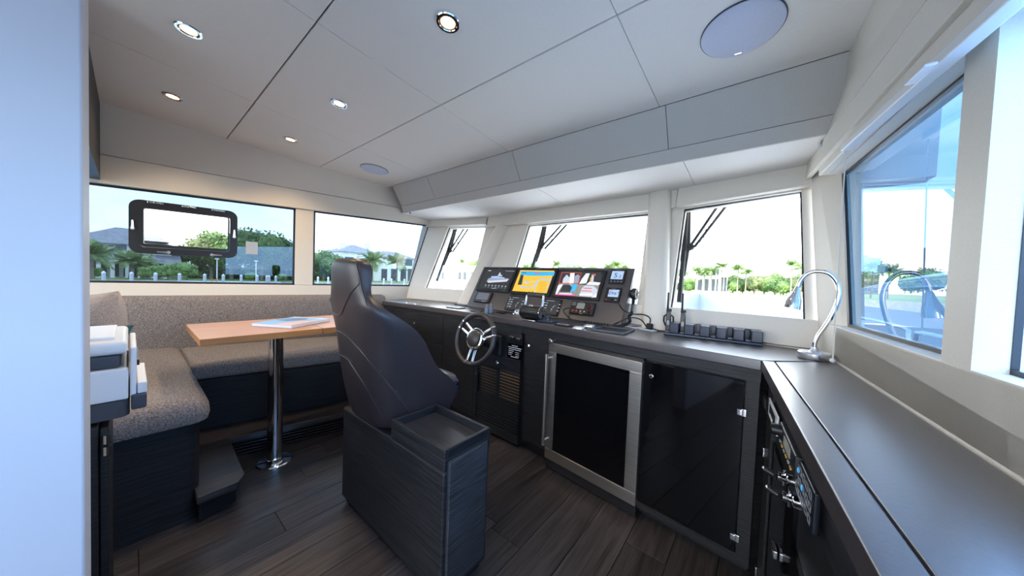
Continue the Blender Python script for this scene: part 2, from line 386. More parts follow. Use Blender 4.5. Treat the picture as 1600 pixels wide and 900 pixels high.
for nm, F, le, re, ta, tb in specs:
    l0, l1 = edge(F, *le, ZG), edge(F, *le, ZT); q0, q1 = edge(F, *re, ZG), edge(F, *re, ZT)
    tl, tr = zline(F, ta, tb, l1), zline(F, ta, tb, q1)
    GEO[nm] = (l0, l1, q0, q1, tl, tr)
    window(nm, [F.pt(l0, ZG), F.pt(q0, ZG), F.pt(q1, tr), F.pt(l1, tl)], F.n, .03, M['g_clear'], gw=.008)
    E0, E1 = -.06, F.L+.06
    o2 = -F.n*.07
    MB().prism([F.pt(E0, .0), F.pt(E1, .0), F.pt(E1, ZG), F.pt(E0, ZG)], o2).build('lower_panel', M['vinyl'], wf)
    MB().prism([F.pt(E0, ZG), F.pt(l0, ZG), F.pt(l1, tl), F.pt(E0, tl)], o2).build('jamb', M['vinyl'], wf)
    MB().prism([F.pt(q0, ZG), F.pt(E1, ZG), F.pt(E1, tr), F.pt(q1, tr)], o2).build('jamb', M['vinyl'], wf)
    MB().prism([F.pt(E0, tl), F.pt(E1, tr), F.pt(E1, 2.3), F.pt(E0, 2.3)], o2).build('header', M['vinyl'], wf)
    # padded header band and sill standing proud of the glass plane
    MB().prism([F.pt(E0+.05, tl+.005)+F.n*.035, F.pt(E1-.05, tr+.005)+F.n*.035, F.pt(E1-.05, 1.985)+F.n*.035, F.pt(E0+.05, 1.985)+F.n*.035], -F.n*.034).build('header_band', M['vinyl'], wf, bevel=.004)
    MB().prism([F.pt(E0+.05, .972)+F.n*.03, F.pt(E1-.05, .972)+F.n*.03, F.pt(E1-.05, ZG+.003)+F.n*.03, F.pt(E0+.05, ZG+.003)+F.n*.03], -F.n*.034).build('sill', M['vinyl'], wf, bevel=.004)
def pillar(name, b, t, wl, wr, inward, outward):
    b = V(b); t = V(t); a = (t-b)
    def sec(c):
        L = c+V(wl); R = c+V(wr); i = V(inward); o = V(outward)
        return [L+o, L+i*.62, L+i*.85+(R-L)*.05, L+i+(R-L)*.2, R+i+(L-R)*.2, R+i*.85+(L-R)*.05, R+i*.62, R+o]
    return MB().loft([sec(b), sec(t)]).build(name, M['vinyl'], wf, smooth=True)
pillar('pillar', (-.535, 2.26, .975), (-.625, 2.60, 1.985), (-.085, .01, 0), (.078, -.015, 0), (0, -.125, 0), (0, .06, 0))
pillar('pillar', (-2.47, 2.36, .975), (-2.17, 2.70, 1.985), (-.10, -.03, 0), (.085, .005, 0), (.012, -.12, 0), (0, .06, 0))

# ------------------------------------------------------------------ starboard wall
SA = math.radians(5.136); SD = V((-math.sin(SA), math.cos(SA), 0)); SN = V((-math.cos(SA), -math.sin(SA), 0)); SP = V((.26, 1.876, 0))
def swp(s, z): return SP+SD*s+V((0, 0, z))
def ss(p):
    P = at_plane(p, SP, SN)-SP; return P.dot(SD), P.z
wsb = struct('wall_starboard', (.3, .8, 0))
def sw(name, pts, m, vec=None, lift=0, bevel=0): return MB().prism([swp(s, z)+SN*lift for s, z in pts], vec or -SN*.09).build(name, m, wsb, bevel=bevel)
GD = .055                                      # glass sits this far outboard of the lining
def ssg(p):
    P = at_plane(p, SP-SN*GD, SN)-SP; return P.dot(SD), P.z
f0 = ssg((1331, 511)); f1 = ssg((1321, 271)); zb = f0[1]; zt = f1[1]
sb = -3.4; sfwd = .62
sw('lower_panel', [(sb, 0), (sfwd, 0), (sfwd, zb-.004), (sb, zb+.02)], M['vinyl'], bevel=.002)
sI = ss((1306, 510)); sw('sill', [(sb, .972), (sI[0], .972), (sI[0], sI[1]), (sb, sI[1]+.02)], M['vinyl'], vec=-SN*(GD+.005), lift=0, bevel=.005)
a0, a1 = ss((1281, 556))[0], ss((1268, 284))[0]
fb_ = at_plane((1281, 556), FS.A+FS.n*.03, FS.n); ft_ = at_plane((1268, 284), FS.A+FS.n*.03, FS.n); kk = (2.25-fb_.z)/(ft_.z-fb_.z)
gq = [swp(f0[0]-.01, zb-.03)-SN*GD, swp(f0[0]-.01, .95)-SN*GD, fb_-(ft_-fb_)*.03, fb_+(ft_-fb_)*kk, swp(f1[0]+(f1[0]-f0[0])*.75-.01, 2.25)-SN*GD, swp(f1[0], zt)-SN*GD]
MB().prism(gq, SD*.02-SN*.002).build('corner_pillar', M['vinyl'], wsb)
sw('corner_jamb', [(a0+.05, .97), (sfwd, .97), (sfwd+.1, 2.3), (a0+.3, 2.3)], M['vinyl'], lift=-.06)
sw('upper_panel', [(sb, zt-.10), (f1[0], zt), (f1[0], 2.3), (sb, 2.3)], M['vinyl'])
sw('header_beam', [(sb, zt-.10), (f1[0]+.01, zt+.004), (f1[0]+.01, zt+.085), (sb, zt-.03)], M['vinyl'], vec=-SN*.04, lift=.038, bevel=.006)
sm = -.735; zq = lambda s: zt+.03*s; zp = lambda s: zb-.004*s
window('window_6', [swp(sm, zp(sm)), swp(f0[0], zb), swp(f1[0], zt), swp(sm, zq(sm))], SN, GD, M['g_stbd'], gw=.012)
window('window_7', [swp(sb+.03, zp(sb)), swp(sm-.08, zp(sm)), swp(sm-.08, zq(sm)), swp(sb+.03, zq(sb))], SN, GD, M['g_stbd2'], gw=.012)  # clearer pane added to send blue light onto the worktop and into the room
sw('mullion', [(sm-.09, zp(sm)), (sm+.01, zp(sm)), (sm+.01, zq(sm)), (sm-.09, zq(sm))], M['vinyl'], vec=-SN*.05)  # divider between the tinted window and the added pane
# pelmet hiding the blind, and the panel above it up to the ceiling
va = V((.163, 2.344, 1.879)); vd = V((.113, -1.253, -.027)).normalized()
vb, ve = va-vd*.19, va+vd*3.7
pel = struct('trim_3', (va+ve)/2)
thick = V((.022, .002, 0))
MB().prism([vb, ve, ve+V((.01, 0, .135)), vb+V((.012, 0, .12))], thick).build('pelmet', M['vinyl'], pel, bevel=.003)
MB().prism([vb+V((.012, 0, .121)), ve+V((.01, 0, .136)), V((.44, -1.4, 2.56)), V((.235, 1.9, 2.31)), V((.20, 2.45, 2.2))], thick).build('upper_panel', M['vinyl'], pel)
MB().prism([va+vd*.02+V((.02, 0, .11)), ve+V((.02, 0, .12)), ve+V((.13, 0, .12)), va+vd*.02+V((.13, 0, .11))], (0, 0, .012)).build('blind_box_top', M['vinyl'], pel)

# ------------------------------------------------------------------ aft bulkheads behind the camera, with a door opening and an added window for light
wa = struct('wall_aft', (-1.8, -1.66, 0))
MB().bx(-4.1, -.75, -1.74, -1.66, 0, 1.0).build('panel', M['white'], wa); MB().bx(-4.1, -.75, -1.74, -1.66, 2.12, 2.62).build('panel', M['white'], wa)
MB().bx(-4.1, -3.6, -1.74, -1.66, 1.0, 2.12).build('panel', M['white'], wa); MB().bx(-1.25, -.75, -1.74, -1.66, 1.0, 2.12).build('panel', M['white'], wa)
window('window_8', [(-3.6, -1.66, 1.0), (-1.25, -1.66, 1.0), (-1.25, -1.66, 2.12), (-3.6, -1.66, 2.12)], V((0, 1, 0)), .04, M['g_aft'])  # unseen window added to brighten the port side and the ceiling
MB().bx(.2, .75, -1.74, -1.66, 0, 2.62).build('panel', M['white'], wa)
MB().bx(-.75, .2, -1.74, -1.66, 2.1, 2.62).build('panel', M['white'], wa)
bh = struct('wall_left', (-.96, -.85, 0))
MB().bx(-1.03, -.9, -1.66, at_x((140.5, 450), -1.03).y, 0, 2.55).build('panel', M['bulkhead'], bh, bevel=.004)
# ------------------------------------------------------------------ dinette: dais, sofa, cushions, table
SOA = math.radians(12); SOD = V((math.sin(SOA), math.cos(SOA), 0)); SON = V((math.cos(SOA), -math.sin(SOA), 0)); SO = V((-2.945, .294, 0))
def so(s, d, z): return SO+SOD*s+SON*d+V((0, 0, z))     # s forward along the riser, d towards the room
ds = struct('platform', (-2.6, .6, 0))
# raised tread: strip under the port bench and the step at its after end
tread = [so(-.25, -.08, .113), so(1.6, -.08, .113), so(1.6, .245, .113), so(.17, .245, .113)]
c1 = at_z((382.5, 740), .15); c2 = at_z((372, 753), .15); c3 = at_z((308, 778), .15)
st = [(-3.0, c3.y, .113), (c3.x, c3.y, .113), (c2.x, c2.y, .113), (c1.x, c1.y, .113), tuple(so(.17, .245, .113)), tuple(so(.17, -.08, .113))]
MB().prism(st, (0, 0, .037)).build('tread', M['plank'], ds, bevel=.003)
MB().prism([tread[3], tread[0]+SOD*.42, tread[1], tread[2]], (0, 0, .037)).build('tread', M['plank'], ds, bevel=.003)
MB().prism([(-3.0, c3.y+.01, 0), (c3.x-.03, c3.y+.01, 0), (c1.x-.025, c3.y+.16, 0), (c1.x-.09, c1.y-.02, 0), tuple(so(.17, .2, 0)), (-3.0, c3.y+.2, 0)], (0, 0, .112)).build('riser', M['veneer'], ds, bevel=.01)
MB().prism([so(.17, .12, 0), so(1.6, .12, 0), so(1.6, .15, 0), so(.17, .15, 0)], (0, 0, .112)).build('vent_back', M['blackm'], ds)
for k in range(5):
    z = .012+k*.021
    MB().prism([so(.19, .15, z), so(1.58, .15, z), so(1.58, .228, z), so(.19, .228, z)], (0, 0, .009)).build('slat', M['black'], ds)

sof = thing('corner_sofa', 'L-shaped tweed bench sofa on dark oak base along the port window wall', 'sofa', (-3.0, .3, 0))
# port bench
def pb(s0, s1, d0, d1, z0, z1): return MB().prism([so(s0, d0, z0), so(s1, d0, z0), so(s1, d1, z0), so(s0, d1, z0)], (0, 0, z1-z0))
pb(-.02, 1.43, -.55, 0, .151, .49).build('base', M['veneer'], sof, bevel=.004)
MB().prism([so(-.19, -.66, .492), so(1.40, -.66, .492), so(1.40, .015, .492), so(-.045, .015, .492)], (0, 0, .12)).build('seat_cushion', M['fabric'], sof, bevel=.04, seg=5)
# back cushion along the wall, rounded top
def backring(s, e=0):
    o = PP+PN*.004
    c = [(.0, .60), (.115, .60), (.125, .78), (.115, .97), (.095, 1.01), (.06, 1.026), (.0, 1.026)]
    return [o+PD*s+PN*(x*(1-e))+V((0, 0, z-(e*.06 if z > .9 else 0))) for x, z in c]
sEnd = ps((600, 480))
MB().loft([backring(-3.0), backring(sEnd-.05), backring(sEnd-.015, .25), backring(sEnd, .7)]).build('backrest', M['fabric'], sof, smooth=True)
# after bench, its rounded end toward the room
ax1 = -2.16
def rrect(x0, x1, y0, y1, z, r=.06, n=6):
    p = [(x0, y0, z), (x1, y0, z)]
    for k in range(n+1):
        a = math.pi/2*k/n; p.append((x1-r+r*math.cos(a), y1-r+r*math.sin(a), z))
    p.append((x0, y1, z)); return p
MB().prism(rrect(-3.55, ax1, -.62, .225, 0, .05), (0, 0, .49)).build('base', M['veneer'], sof, smooth=True)
def cush(ins, z, r): return rrect(-3.62, ax1+.045-ins, -.62, .262-ins, z, r)
MB().loft([cush(.03, .492, .06), cush(.008, .50, .07), cush(0, .53, .08), cush(.004, .57, .08), cush(.014, .60, .09), cush(.035, .617, .1), cush(.075, .622, .1)]).build('seat_cushion', M['fabric'], sof, smooth=True)
def pillow(name, c, ax, ay, w_, h_, t, m):
    c = V(c); ax = V(ax).normalized(); ay = V(ay).normalized(); az = ax.cross(ay).normalized(); ay = az.cross(ax)
    b = MB(); n = 14; fr = {}; bk = {}
    for i in range(n+1):
        for j in range(n+1):
            u, v = i/n*2-1, j/n*2-1
            pu = u*(1-.09*(1-abs(u))*0-.07*(1-v*v)); pv = v*(1-.07*(1-u*u))
            th = t*max(0, (1-u**4)*(1-v**4))**.62*(1+.05*math.sin(5*u+3*v))
            p = c+ax*pu*w_/2+ay*pv*h_/2
            fr[i, j] = b.bm.verts.new(p+az*th/2); bk[i, j] = fr[i, j] if i in (0, n) or j in (0, n) else b.bm.verts.new(p-az*th/2)
    for i in range(n):
        for j in range(n):
            b.bm.faces.new((fr[i, j], fr[i+1, j], fr[i+1, j+1], fr[i, j+1])); b.bm.faces.new((bk[i, j], bk[i, j+1], bk[i+1, j+1], bk[i+1, j]))
    return b.build(name, m, smooth=True)
pax = V((.62, .75, .10)).normalized(); pay = V((-.34, -.36, .92)).normalized(); paz = pax.cross(pay).normalized(); pay = paz.cross(pax)
pc = at_x((176, 462), -2.85)-pax*.20-pay*.205
tag(pillow('cushion', (pc.x, pc.y, pc.z), pax, pay, .46, .46, .30, M['pillow']), 'plump grey-brown cushion leaning in the corner of the sofa', 'cushion')
tag(pillow('cushion', (-2.6, -.19, .79), (.55, .8, -.1), (-.40, -.1, .9), .38, .38, .15, M['teal']), 'teal cushion half hidden behind the white printer', 'cushion')

tb = thing('dinette_table', 'teak topped dinette table on a single chrome pedestal in front of the sofa', 'table', (-2.45, .6, 0))
for a, b in ((.222, .785), (.788, 1.36)):
    MB().bx(-2.82, -2.195, a, b, .862, .90).build('table_leaf', M['table'], tb, bevel=.003)
MB().bx(-2.62, -2.28, .42, .80, .848, .862).build('mounting_plate', M['black'], tb)
MB().lathe((-2.44, .6, 0), (0, 0, 1), [(.041, .012), (.041, .849)], 32).build('post', M['chrome'], tb, smooth=True)
MB().lathe((-2.44, .6, 0), (0, 0, 1), [(.098, 0), (.098, .006), (.092, .012), (.05, .013), (.046, .03), (.041, .032)], 36).build('base_flange', M['chrome'], tb, smooth=True)
# book on the table: pale blue and pink picture on the cover
bk = thing('picture_book', 'large picture book with blue and pink cover lying on the teak table', 'book', (-2.5, .7, .90))
q = [at_z(p, .92) for p in ((405, 505), (471, 509), (506, 497), (446, 495))]
cc = sum(q, V((0, 0, 0)))/4; e1 = (q[1]-q[0]); e1.z = 0; e1.normalize(); e2 = V((-e1.y, e1.x, 0)); lw = (q[1]-q[0]).length*.96; lh = (q[2]-q[1]).length*.96
cc = V((cc.x, cc.y, 0))
lh = min(max(lh, .26), .36); lw = min(max(lw, .24), .34)
cc = cc+V((0, 0, .9012))
MB().obox(cc+V((0, 0, .009)), e1, e2, (0, 0, 1), lw-.006, lh-.006, .017).build('page_block', M['white'], bk)
def flat(pts, m, name, par, z): return MB().prism([cc+e1*(x*lw)+e2*(y*lh)+V((0, 0, z)) for x, y in pts], (0, 0, .0008)).build(name, m, par)
M['pb_blue'] = mat('book blue', (.18, .40, .68), .3); M['pb_pink'] = mat('book pink', (.66, .45, .46), .3); M['pb_navy'] = mat('book dark blue', (.06, .16, .38), .3); M['pb_pale'] = mat('book pale blue', (.5, .64, .8), .3)
cv = flat([(-.5, -.5), (.5, -.5), (.5, .5), (-.5, .5)], M['pb_blue'], 'cover', bk, .0175)
MB().obox(cc+V((0, 0, 0)), e1, e2, (0, 0, 1), lw, lh, .0016).build('back_cover', M['pb_navy'], bk)
flat([(.05, -.5), (.5, -.5), (.5, .2), (.18, .02), (.08, -.2)], M['pb_pink'], 'cover_print', bk, .0183)
flat([(-.45, .0), (-.1, -.08), (.1, .25), (-.05, .42), (-.3, .3)], M['pb_navy'], 'cover_print', bk, .0183)
flat([(-.5, .32), (.1, .44), (.5, .38), (.5, .5), (-.5, .5)], M['pb_pale'], 'cover_print', bk, .0183)

# ------------------------------------------------------------------ overhead cabinet and printer cabinet at left
oc = thing('overhead_cabinet', 'dark overhead cabinet at the far left above the sofa window', 'cabinet', (-3.3, -.5, 1.86))
MB().prism([(-3.78, -.135, 1.885), (-2.3, -.135, 1.905), (-2.3, -.135, 2.42), (-3.78, -.135, 2.42)], (.02, -.42, 0)).build('body', M['veneer'], oc, bevel=.004)
MB().bx(-3.76, -2.32, -.2, -.1345, 1.868, 1.886).build('light_strip', M['navy'], oc)  # plain navy strip along the lower front edge
pcb = thing('printer_cabinet', 'low dark oak cabinet under the white printer', 'cabinet', (-1.72, -.4, 0))
MB().bx(-1.9, -1.53, -.9, -.060, 0, .772).build('body', M['veneer'], pcb, bevel=.004)
MB().bx(-1.89, -1.54, -.058, -.040, .03, .765).build('door', M['veneer'], pcb, bevel=.003)
for z in (.70, .735): MB().cyl((-1.525, -.045, z-.014), (-1.525, -.045, z+.012), .008, 10).build('hinge', M['chrome'], pcb, smooth=True)
pr = thing('printer', 'white and grey multifunction printer with open paper tray beside the bulkhead', 'printer', (-1.72, -.25, .78))
k = 1.55/1.3
def pz_(z): return 1.27+(z-1.27)*k
X1, X0 = -1.55, -1.93
MB().prism(rrect(X0, X1, -.52, .0, pz_(.862), .03), (0, 0, pz_(.907)-pz_(.862))).build('base', M['greypl'], pr, smooth=True)
MB().bx(X0, X1, -.52, -.003, pz_(.908), pz_(.993)).build('body', M['whitepl'], pr, bevel=.006)
MB().bx(X0+.03, X1-.012, .0, .014, pz_(.91), pz_(1.045)).build('front_panel', M['whitepl'], pr, bevel=.004)
MB().bx(X0+.02, X1-.01, -.51, -.018, pz_(.994), pz_(1.03)).build('paper_feeder', M['greypl'], pr, bevel=.008)
MB().bx(X0-.01, X1+.006, -.53, -.004, pz_(1.031), pz_(1.066)).build('scanner_lid', M['whitepl'], pr, bevel=.012)
MB().bx(X0+.03, X1-.04, -.49, -.03, pz_(1.0655), pz_(1.074)).build('document_tray', M['whitepl'], pr, bevel=.003)
MB().bx(X0+.06, X1-.008, .015, .036, pz_(.917), pz_(.947)).build('output_tray', M['whitepl'], pr, bevel=.003)
MB().bx(X0+.06, X1-.004, .002, .035, pz_(.875), pz_(.9165)).build('paper_tray', M['greypl'], pr, bevel=.005)
MB().bx(X0+.1, X1-.04, .0145, .02, pz_(.99), pz_(1.005)).build('paper_slot', M['black'], pr)

# ------------------------------------------------------------------ helm chair pedestal with tray, and helm chair
pd = thing('chair_pedestal', 'dark oak cabinet box with tray top carrying the helm chair', 'cabinet', (-1.33, .87, 0))
bx0, bx1, by0, by1 = -1.755, -.885, .737, .985
MB().bx(bx0, bx1, by0, by1, .03, .53).build('body', M['veneer'], pd, bevel=.012, seg=3)
MB().bx(bx0+.02, bx1-.02, by0+.02, by1-.02, 0, .03).build('plinth', M['black'], pd)
tx0 = -1.262
MB().bx(tx0, bx1, by0, by1, .531, .578).build('tray_box', M['veneer'], pd, bevel=.004)
MB().bx(tx0+.016, bx1-.016, by0+.016, by1-.016, .578, .581).build('tray_bottom', M['veneertop'], pd)
rim = MB()
for a in ((tx0, bx1, by0, by0+.016), (tx0, bx1, by1-.016, by1), (tx0, tx0+.016, by0+.016, by1-.016), (bx1-.016, bx1, by0+.016, by1-.016)): rim.bx(*a, .578, .618)
rim.build('tray_rim', M['veneer'], pd, bevel=.003)
MB().bx(bx1-.004, bx1+.009, by0+.022, by1-.022, .06, .565).build('door', M['veneerdoor'], pd, bevel=.002)
MB().bx(bx1-.001, bx1+.002, by0+.018, by1-.018, .056, .569).build('door_gap', M['groove'], pd)

hc = thing('helm_chair', 'high-backed brown leather helm chair with stitched panels on an oak pedestal', 'chair', (-1.515, .85, .55))
CX = -1.515
rows = [(.533, .225, .735, 1.02), (.548, .242, .722, 1.07), (.60, .255, .705, 1.098), (.66, .263, .690, 1.104), (.72, .265, .678, 1.075), (.80, .265, .668, .985), (.87, .265, .660, .938),
        (.96, .265, .650, .888), (1.03, .263, .640, .820), (1.09, .25, .630, .735), (1.13, .222, .624, .690), (1.165, .188, .618, .672), (1.20, .172, .612, .672), (1.25, .164, .606, .680), (1.29, .158, .604, .682), (1.318, .142, .608, .676), (1.333, .105, .622, .662)]
def shell_ring(z, w_, yb, yf, n=22):
    o, i = [], []
    head = max(0, min(1, (z-1.08)/.1))
    for k in range(n+1):
        th = math.pi*k/n; c, s_ = math.cos(th), math.sin(th); e = 2/3.4 if head < .5 else 2/3.0
        fx = math.copysign(abs(c)**e, c); fy = abs(s_)**e
        o.append((CX+w_*fx, yf-(yf-yb)*fy, z))
        t = .052; yi = lerp(yb+.075, yf-.012, head)
        i.append((CX+(w_-lerp(t, .02, head))*fx, yf-.0-(yf-min(yi, yf-.01))*fy, z))
    return o+i[::-1]
rings = [shell_ring(*r) for r in rows]
# smooth vertical interpolation
def interp(rows, k=3):
    out = []
    for i in range(len(rows)-1):
        p0, p1, p2, p3 = rows[max(i-1, 0)], rows[i], rows[i+1], rows[min(i+2, len(rows)-1)]
        for j in range(k):
            t = j/k; out.append(tuple(.5*((2*b)+(c-a)*t+(2*a-5*b+4*c-d)*t*t+(3*b-a-3*c+d)*t**3) for a, b, c, d in zip(p0, p1, p2, p3)))
    out.append(rows[-1]); return out
sh = MB().loft([shell_ring(*r) for r in interp(rows)])
bmesh.ops.recalc_face_normals(sh.bm, faces=sh.bm.faces)
tree = BVHTree.FromBMesh(sh.bm)
def on_chair(p, lift=.002):
    d = ray(p).normalized(); h = tree.ray_cast(EYE, d)
    return None if h[0] is None else h[0]-d*lift
def seam(pts, r=.0028, off=0):
    out = []
    for i in range(len(pts)-1):
        for j in range(6):
            t = j/6; q = on_chair((lerp(pts[i][0], pts[i+1][0], t)+off, lerp(pts[i][1], pts[i+1][1], t)), .0012)
            if q is not None: out.append(q)
    q = on_chair((pts[-1][0]+off, pts[-1][1]), .0012)
    if q is not None: out.append(q)
    return out
SEAMS = [[(556, 411), (559, 428), (561, 443), (548, 458), (540, 475), (534, 490), (529, 493), (521, 489), (516, 472), (514, 455)],
         [(519, 515), (528, 517), (542, 525), (563, 547), (590, 580), (615, 611), (640, 645)],
         [(524, 554), (535, 556), (545, 563), (567, 597), (583, 625), (598, 652)],
         [(556, 411), (561, 432), (566, 455), (573, 478), (582, 486)]]
lines = [seam(s) for s in SEAMS]
hs = sh.build('back_shell', M['leather'], hc, smooth=True)
for s, l in zip(SEAMS, lines):
    if len(l) > 3: MB().tube(l, .003, 6).build('piping', M['leatherd'], hs, smooth=True)
    l2 = []
for s in SEAMS[1:2]+SEAMS[2:3]:
    l2 = [p for p in [on_chair((x+4, y-1), .001) for x, y in s] if p is not None]
    # stitches: short dashes beside the piping
    mb = MB(); full = []
    for i in range(len(l2)-1):
        for j in range(10): full.append(lerp(l2[i], l2[i+1], j/10))
    for i in range(0, len(full)-2, 2): mb.tube([full[i], lerp(full[i], full[i+1], .9)], .0009, 4)
    mb.build('stitching', M['thread'], hs, stuff=True)
# seat cushion and front armrest block
def seatring(y, z0, z1, hw, r=.045):
    p = []
    for cx_, cz, a0 in ((hw-r, z1-r, 0), (-(hw-r), z1-r, 90), (-(hw-r), z0+r*.6, 180), (hw-r, z0+r*.6, 270)):
        for k in range(5):
            a = math.radians(a0+90*k/4); p.append((CX+cx_+r*math.cos(a), y, cz+(r if a0 < 180 else r*.6)*math.sin(a)))
    return p
MB().loft([seatring(.76, .60, .70, .19), seatring(.80, .58, .725, .205), seatring(.95, .575, .735, .21), seatring(1.10, .575, .73, .222), seatring(1.15, .58, .722, .222), seatring(1.172, .60, .70, .205)]).build('seat', M['leather'], hc, smooth=True)
MB().bx(CX+.214, CX+.2235, 1.108, 1.158, .645, .69).build('side_panel', M['navy'], hc, bevel=.003)
MB().cyl((CX+.222, 1.145, .672), (CX+.229, 1.145, .672), .008, 14).build('adjuster_knob', M['chrome'], hc, smooth=True)
# ------------------------------------------------------------------ front worktop and cabinets
E0, E1, E2, E3 = V((.017, 1.645, 0)), V((-1.35, 1.785, 0)), V((-2.25, 1.80, 0)), V((-3.24, 1.748, 0))
ZW = .97
back = [V((-3.365, 2.05, 0)), V((-3.30, 2.115, 0)), V((-2.45, 2.29, 0)), V((-.52, 2.215, 0)), V((.205, 2.085, 0)), SP-SD*.01+SN*.004]
poly = [E0, E1, E2, E3]+back
tp = MB().prism([p+V((0, 0, ZW-.045)) for p in poly], (0, 0, .045)).build('front_worktop', M['worktop'], bevel=.004)
tag(tp, 'brown leather-clad worktop running under the windscreen with a squared front lip', 'worktop')
class Face:
    """cabinet front between two plan points; out = distance proud of it toward the room"""
    def __init__(s, a, b, setback=.024):
        s.d = (b-a).normalized(); s.n = V((s.d.y, -s.d.x, 0))
        if s.n.y > 0: s.n = -s.n
        s.a = a-s.n*setback; s.L = (b-a).length
    def pt(s, u, z, out=0): return s.a+s.d*u+s.n*out+V((0, 0, z))
    def uz(s, p, out=0):
        P = at_plane(p, s.a+s.n*out, s.n)-s.a; return P.dot(s.d), P.z
    def slab(s, u0, u1, z0, z1, o0, o1, mb=None):
        mb = mb or MB(); return mb.prism([s.pt(u0, z0, o0), s.pt(u1, z0, o0), s.pt(u1, z1, o0), s.pt(u0, z1, o0)], s.n*(o1-o0))
    def rect(s, q, out=0):
        w_ = [s.uz(p, out) for p in q]; us = sorted(k[0] for k in w_); zs = sorted(k[1] for k in w_)
        return (us[0]+us[1])/2, (us[2]+us[3])/2, (zs[0]+zs[1])/2, (zs[2]+zs[3])/2
GS, GC, GP = Face(E0, E1), Face(E1, E2), Face(E2, E3)
hcab = thing('helm_cabinet', 'run of dark oak cabinets with louvred grille below the front worktop', 'cabinet', (-1.6, 1.95, 0))
b_in = [p for p in back]
car = [GS.pt(.0, .06, -.03)+V((-.01, 0, 0)), GS.pt(GS.L, .06, -.03), GC.pt(GC.L, .06, -.03), GP.pt(GP.L, .06, -.03), V((-3.30, 2.04, .06)), V((-2.45, 2.25, .06)), V((-.52, 2.17, .06)), V((.17, 2.04, .06)), V((.19, 1.86, .06))]
MB().prism(car, (0, 0, ZW-.045-.061)).build('carcass', M['veneer'], hcab)
MB().prism([p+V((0, .035, -.06)) if i < 4 else p+V((0, 0, -.06)) for i, p in enumerate(car)], (0, 0, .058)).build('toe_kick', M['black'], hcab)
# fascia rail under the worktop and stiles
fu0, fu1, fz0, fz1 = GS.rect([(861, 537), (1003, 565), (993, 795), (848, 710)], .024)
gu0, gu1, gz0, gz1 = GS.rect([(1006, 575), (1163, 601), (1147, 880), (994, 800)], .002)
gz0, gz1 = .105, .862
GS.slab(0, GS.L, .872, ZW-.046, -.029, 0).build('rail', M['veneer'], hcab)
GC.slab(.0, GC.L, .885, ZW-.046, -.029, 0).build('rail', M['veneer'], hcab)
GP.slab(.0, GP.L-.004, .885, ZW-.046, -.029, 0).build('rail', M['veneer'], hcab)
GS.slab(.002, min(gu0, gu1)-.004, .06, .871, -.029, 0).build('stile', M['veneer'], hcab)
GS.slab(min(gu0, gu1)-.004, max(gu0, gu1)+.004, .06, .102, -.029, 0).build('stile', M['veneer'], hcab)
GS.slab(min(gu0, gu1)+.04, max(gu0, gu1)-.02, .072, .088, -.028, .001).build('air_slot', M['blackm'], hcab)
pu = GS.uz((818, 600))[0]; pe = max(fu0, fu1)
GS.slab(pe+.012, min(pu, GS.L)-.002, .1, .87, -.029, 0).build('side_panel', M['veneer'], hcab, bevel=.002)
u740, u692 = GC.uz((739.5, 600))[0], GC.uz((691, 560))[0]
# louvre panel: frame, backing, slats
lu0, lu1, lz0, lz1 = GC.rect([(745, 569.7), (811, 584), (808, 700), (743.5, 659)])
GC.slab(.002, lu0-.004, .1, .884, -.029, 0).build('louvre_frame', M['veneer'], hcab)
GC.slab(lu1+.004, u740-.002, .1, .884, -.029, 0).build('louvre_frame', M['veneer'], hcab)
GC.slab(lu0-.004, lu1+.004, lz1+.004, .884, -.029, 0).build('louvre_frame', M['veneer'], hcab)
GC.slab(lu0-.004, lu1+.004, .1, lz0-.004, -.029, 0).build('louvre_frame', M['veneer'], hcab)
GC.slab(lu0, lu1, lz0, lz1, -.0295, -.026).build('louvre_back', M['blackm'], hcab)
nS = 22; dz = (lz1-lz0)/nS; mid = (lu0+lu1)/2
for k in range(nS):
    z = lz0+dz*(k+.3)
    GC.slab(lu0, lu1, z, z+dz*.55, -.012, -.001).build('slat', M['veneer'], hcab)
    if k >= nS-10:
        GC.slab(lu0+.006, mid-.02, z+dz*.58, z+dz*.92, -.025, -.013).build('inner_slat', M['bronze'], hcab)
        GC.slab(mid+.02, lu1-.03, z+dz*.62, z+dz*.86, -.025, -.016).build('inner_slat', M['bronze'], hcab)
GC.slab(mid-.012, mid+.012, lz1-dz*10, lz1, -.014, -.0005).build('louvre_mullion', M['veneer'], hcab)
# door between louvres and drawers, then the drawers
GC.slab(u740+.002, u692-.002, .1, .884, -.029, 0).build('door', M['veneer'], hcab, bevel=.002)
if u692 < GC.L: GC.slab(u692, GC.L, .1, .884, -.029, -.004).build('filler', M['veneer'], hcab)
uA = .02; uB = GP.uz((617, 490))[0]
zs1 = GP.uz((675, 537))[1]
def knob(F, p, par, r=.011, ln=.022, m='chrome'):
    u, z = F.uz(p); a = F.pt(u, z, 0); return MB().lathe(a, F.n, [(r*.55, 0), (r*.55, ln*.4), (r, ln*.55), (r, ln), (r*.8, ln+.002)], 18).build('knob', M[m], par, smooth=True)
for z0, z1, kp in ((zs1+.002, .884, (650, 505)), (zs1-.26, zs1-.002, (669, 540)), (.1, zs1-.264, None)):
    d = GP.slab(uA, uB, z0, z1, -.029, 0).build('drawer', M['veneer'], hcab, bevel=.002)
    if kp: knob(GP, kp, d)
GP.slab(uB+.003, GP.L, .1, .884, -.029, -.001).build('filler', M['veneer'], hcab)
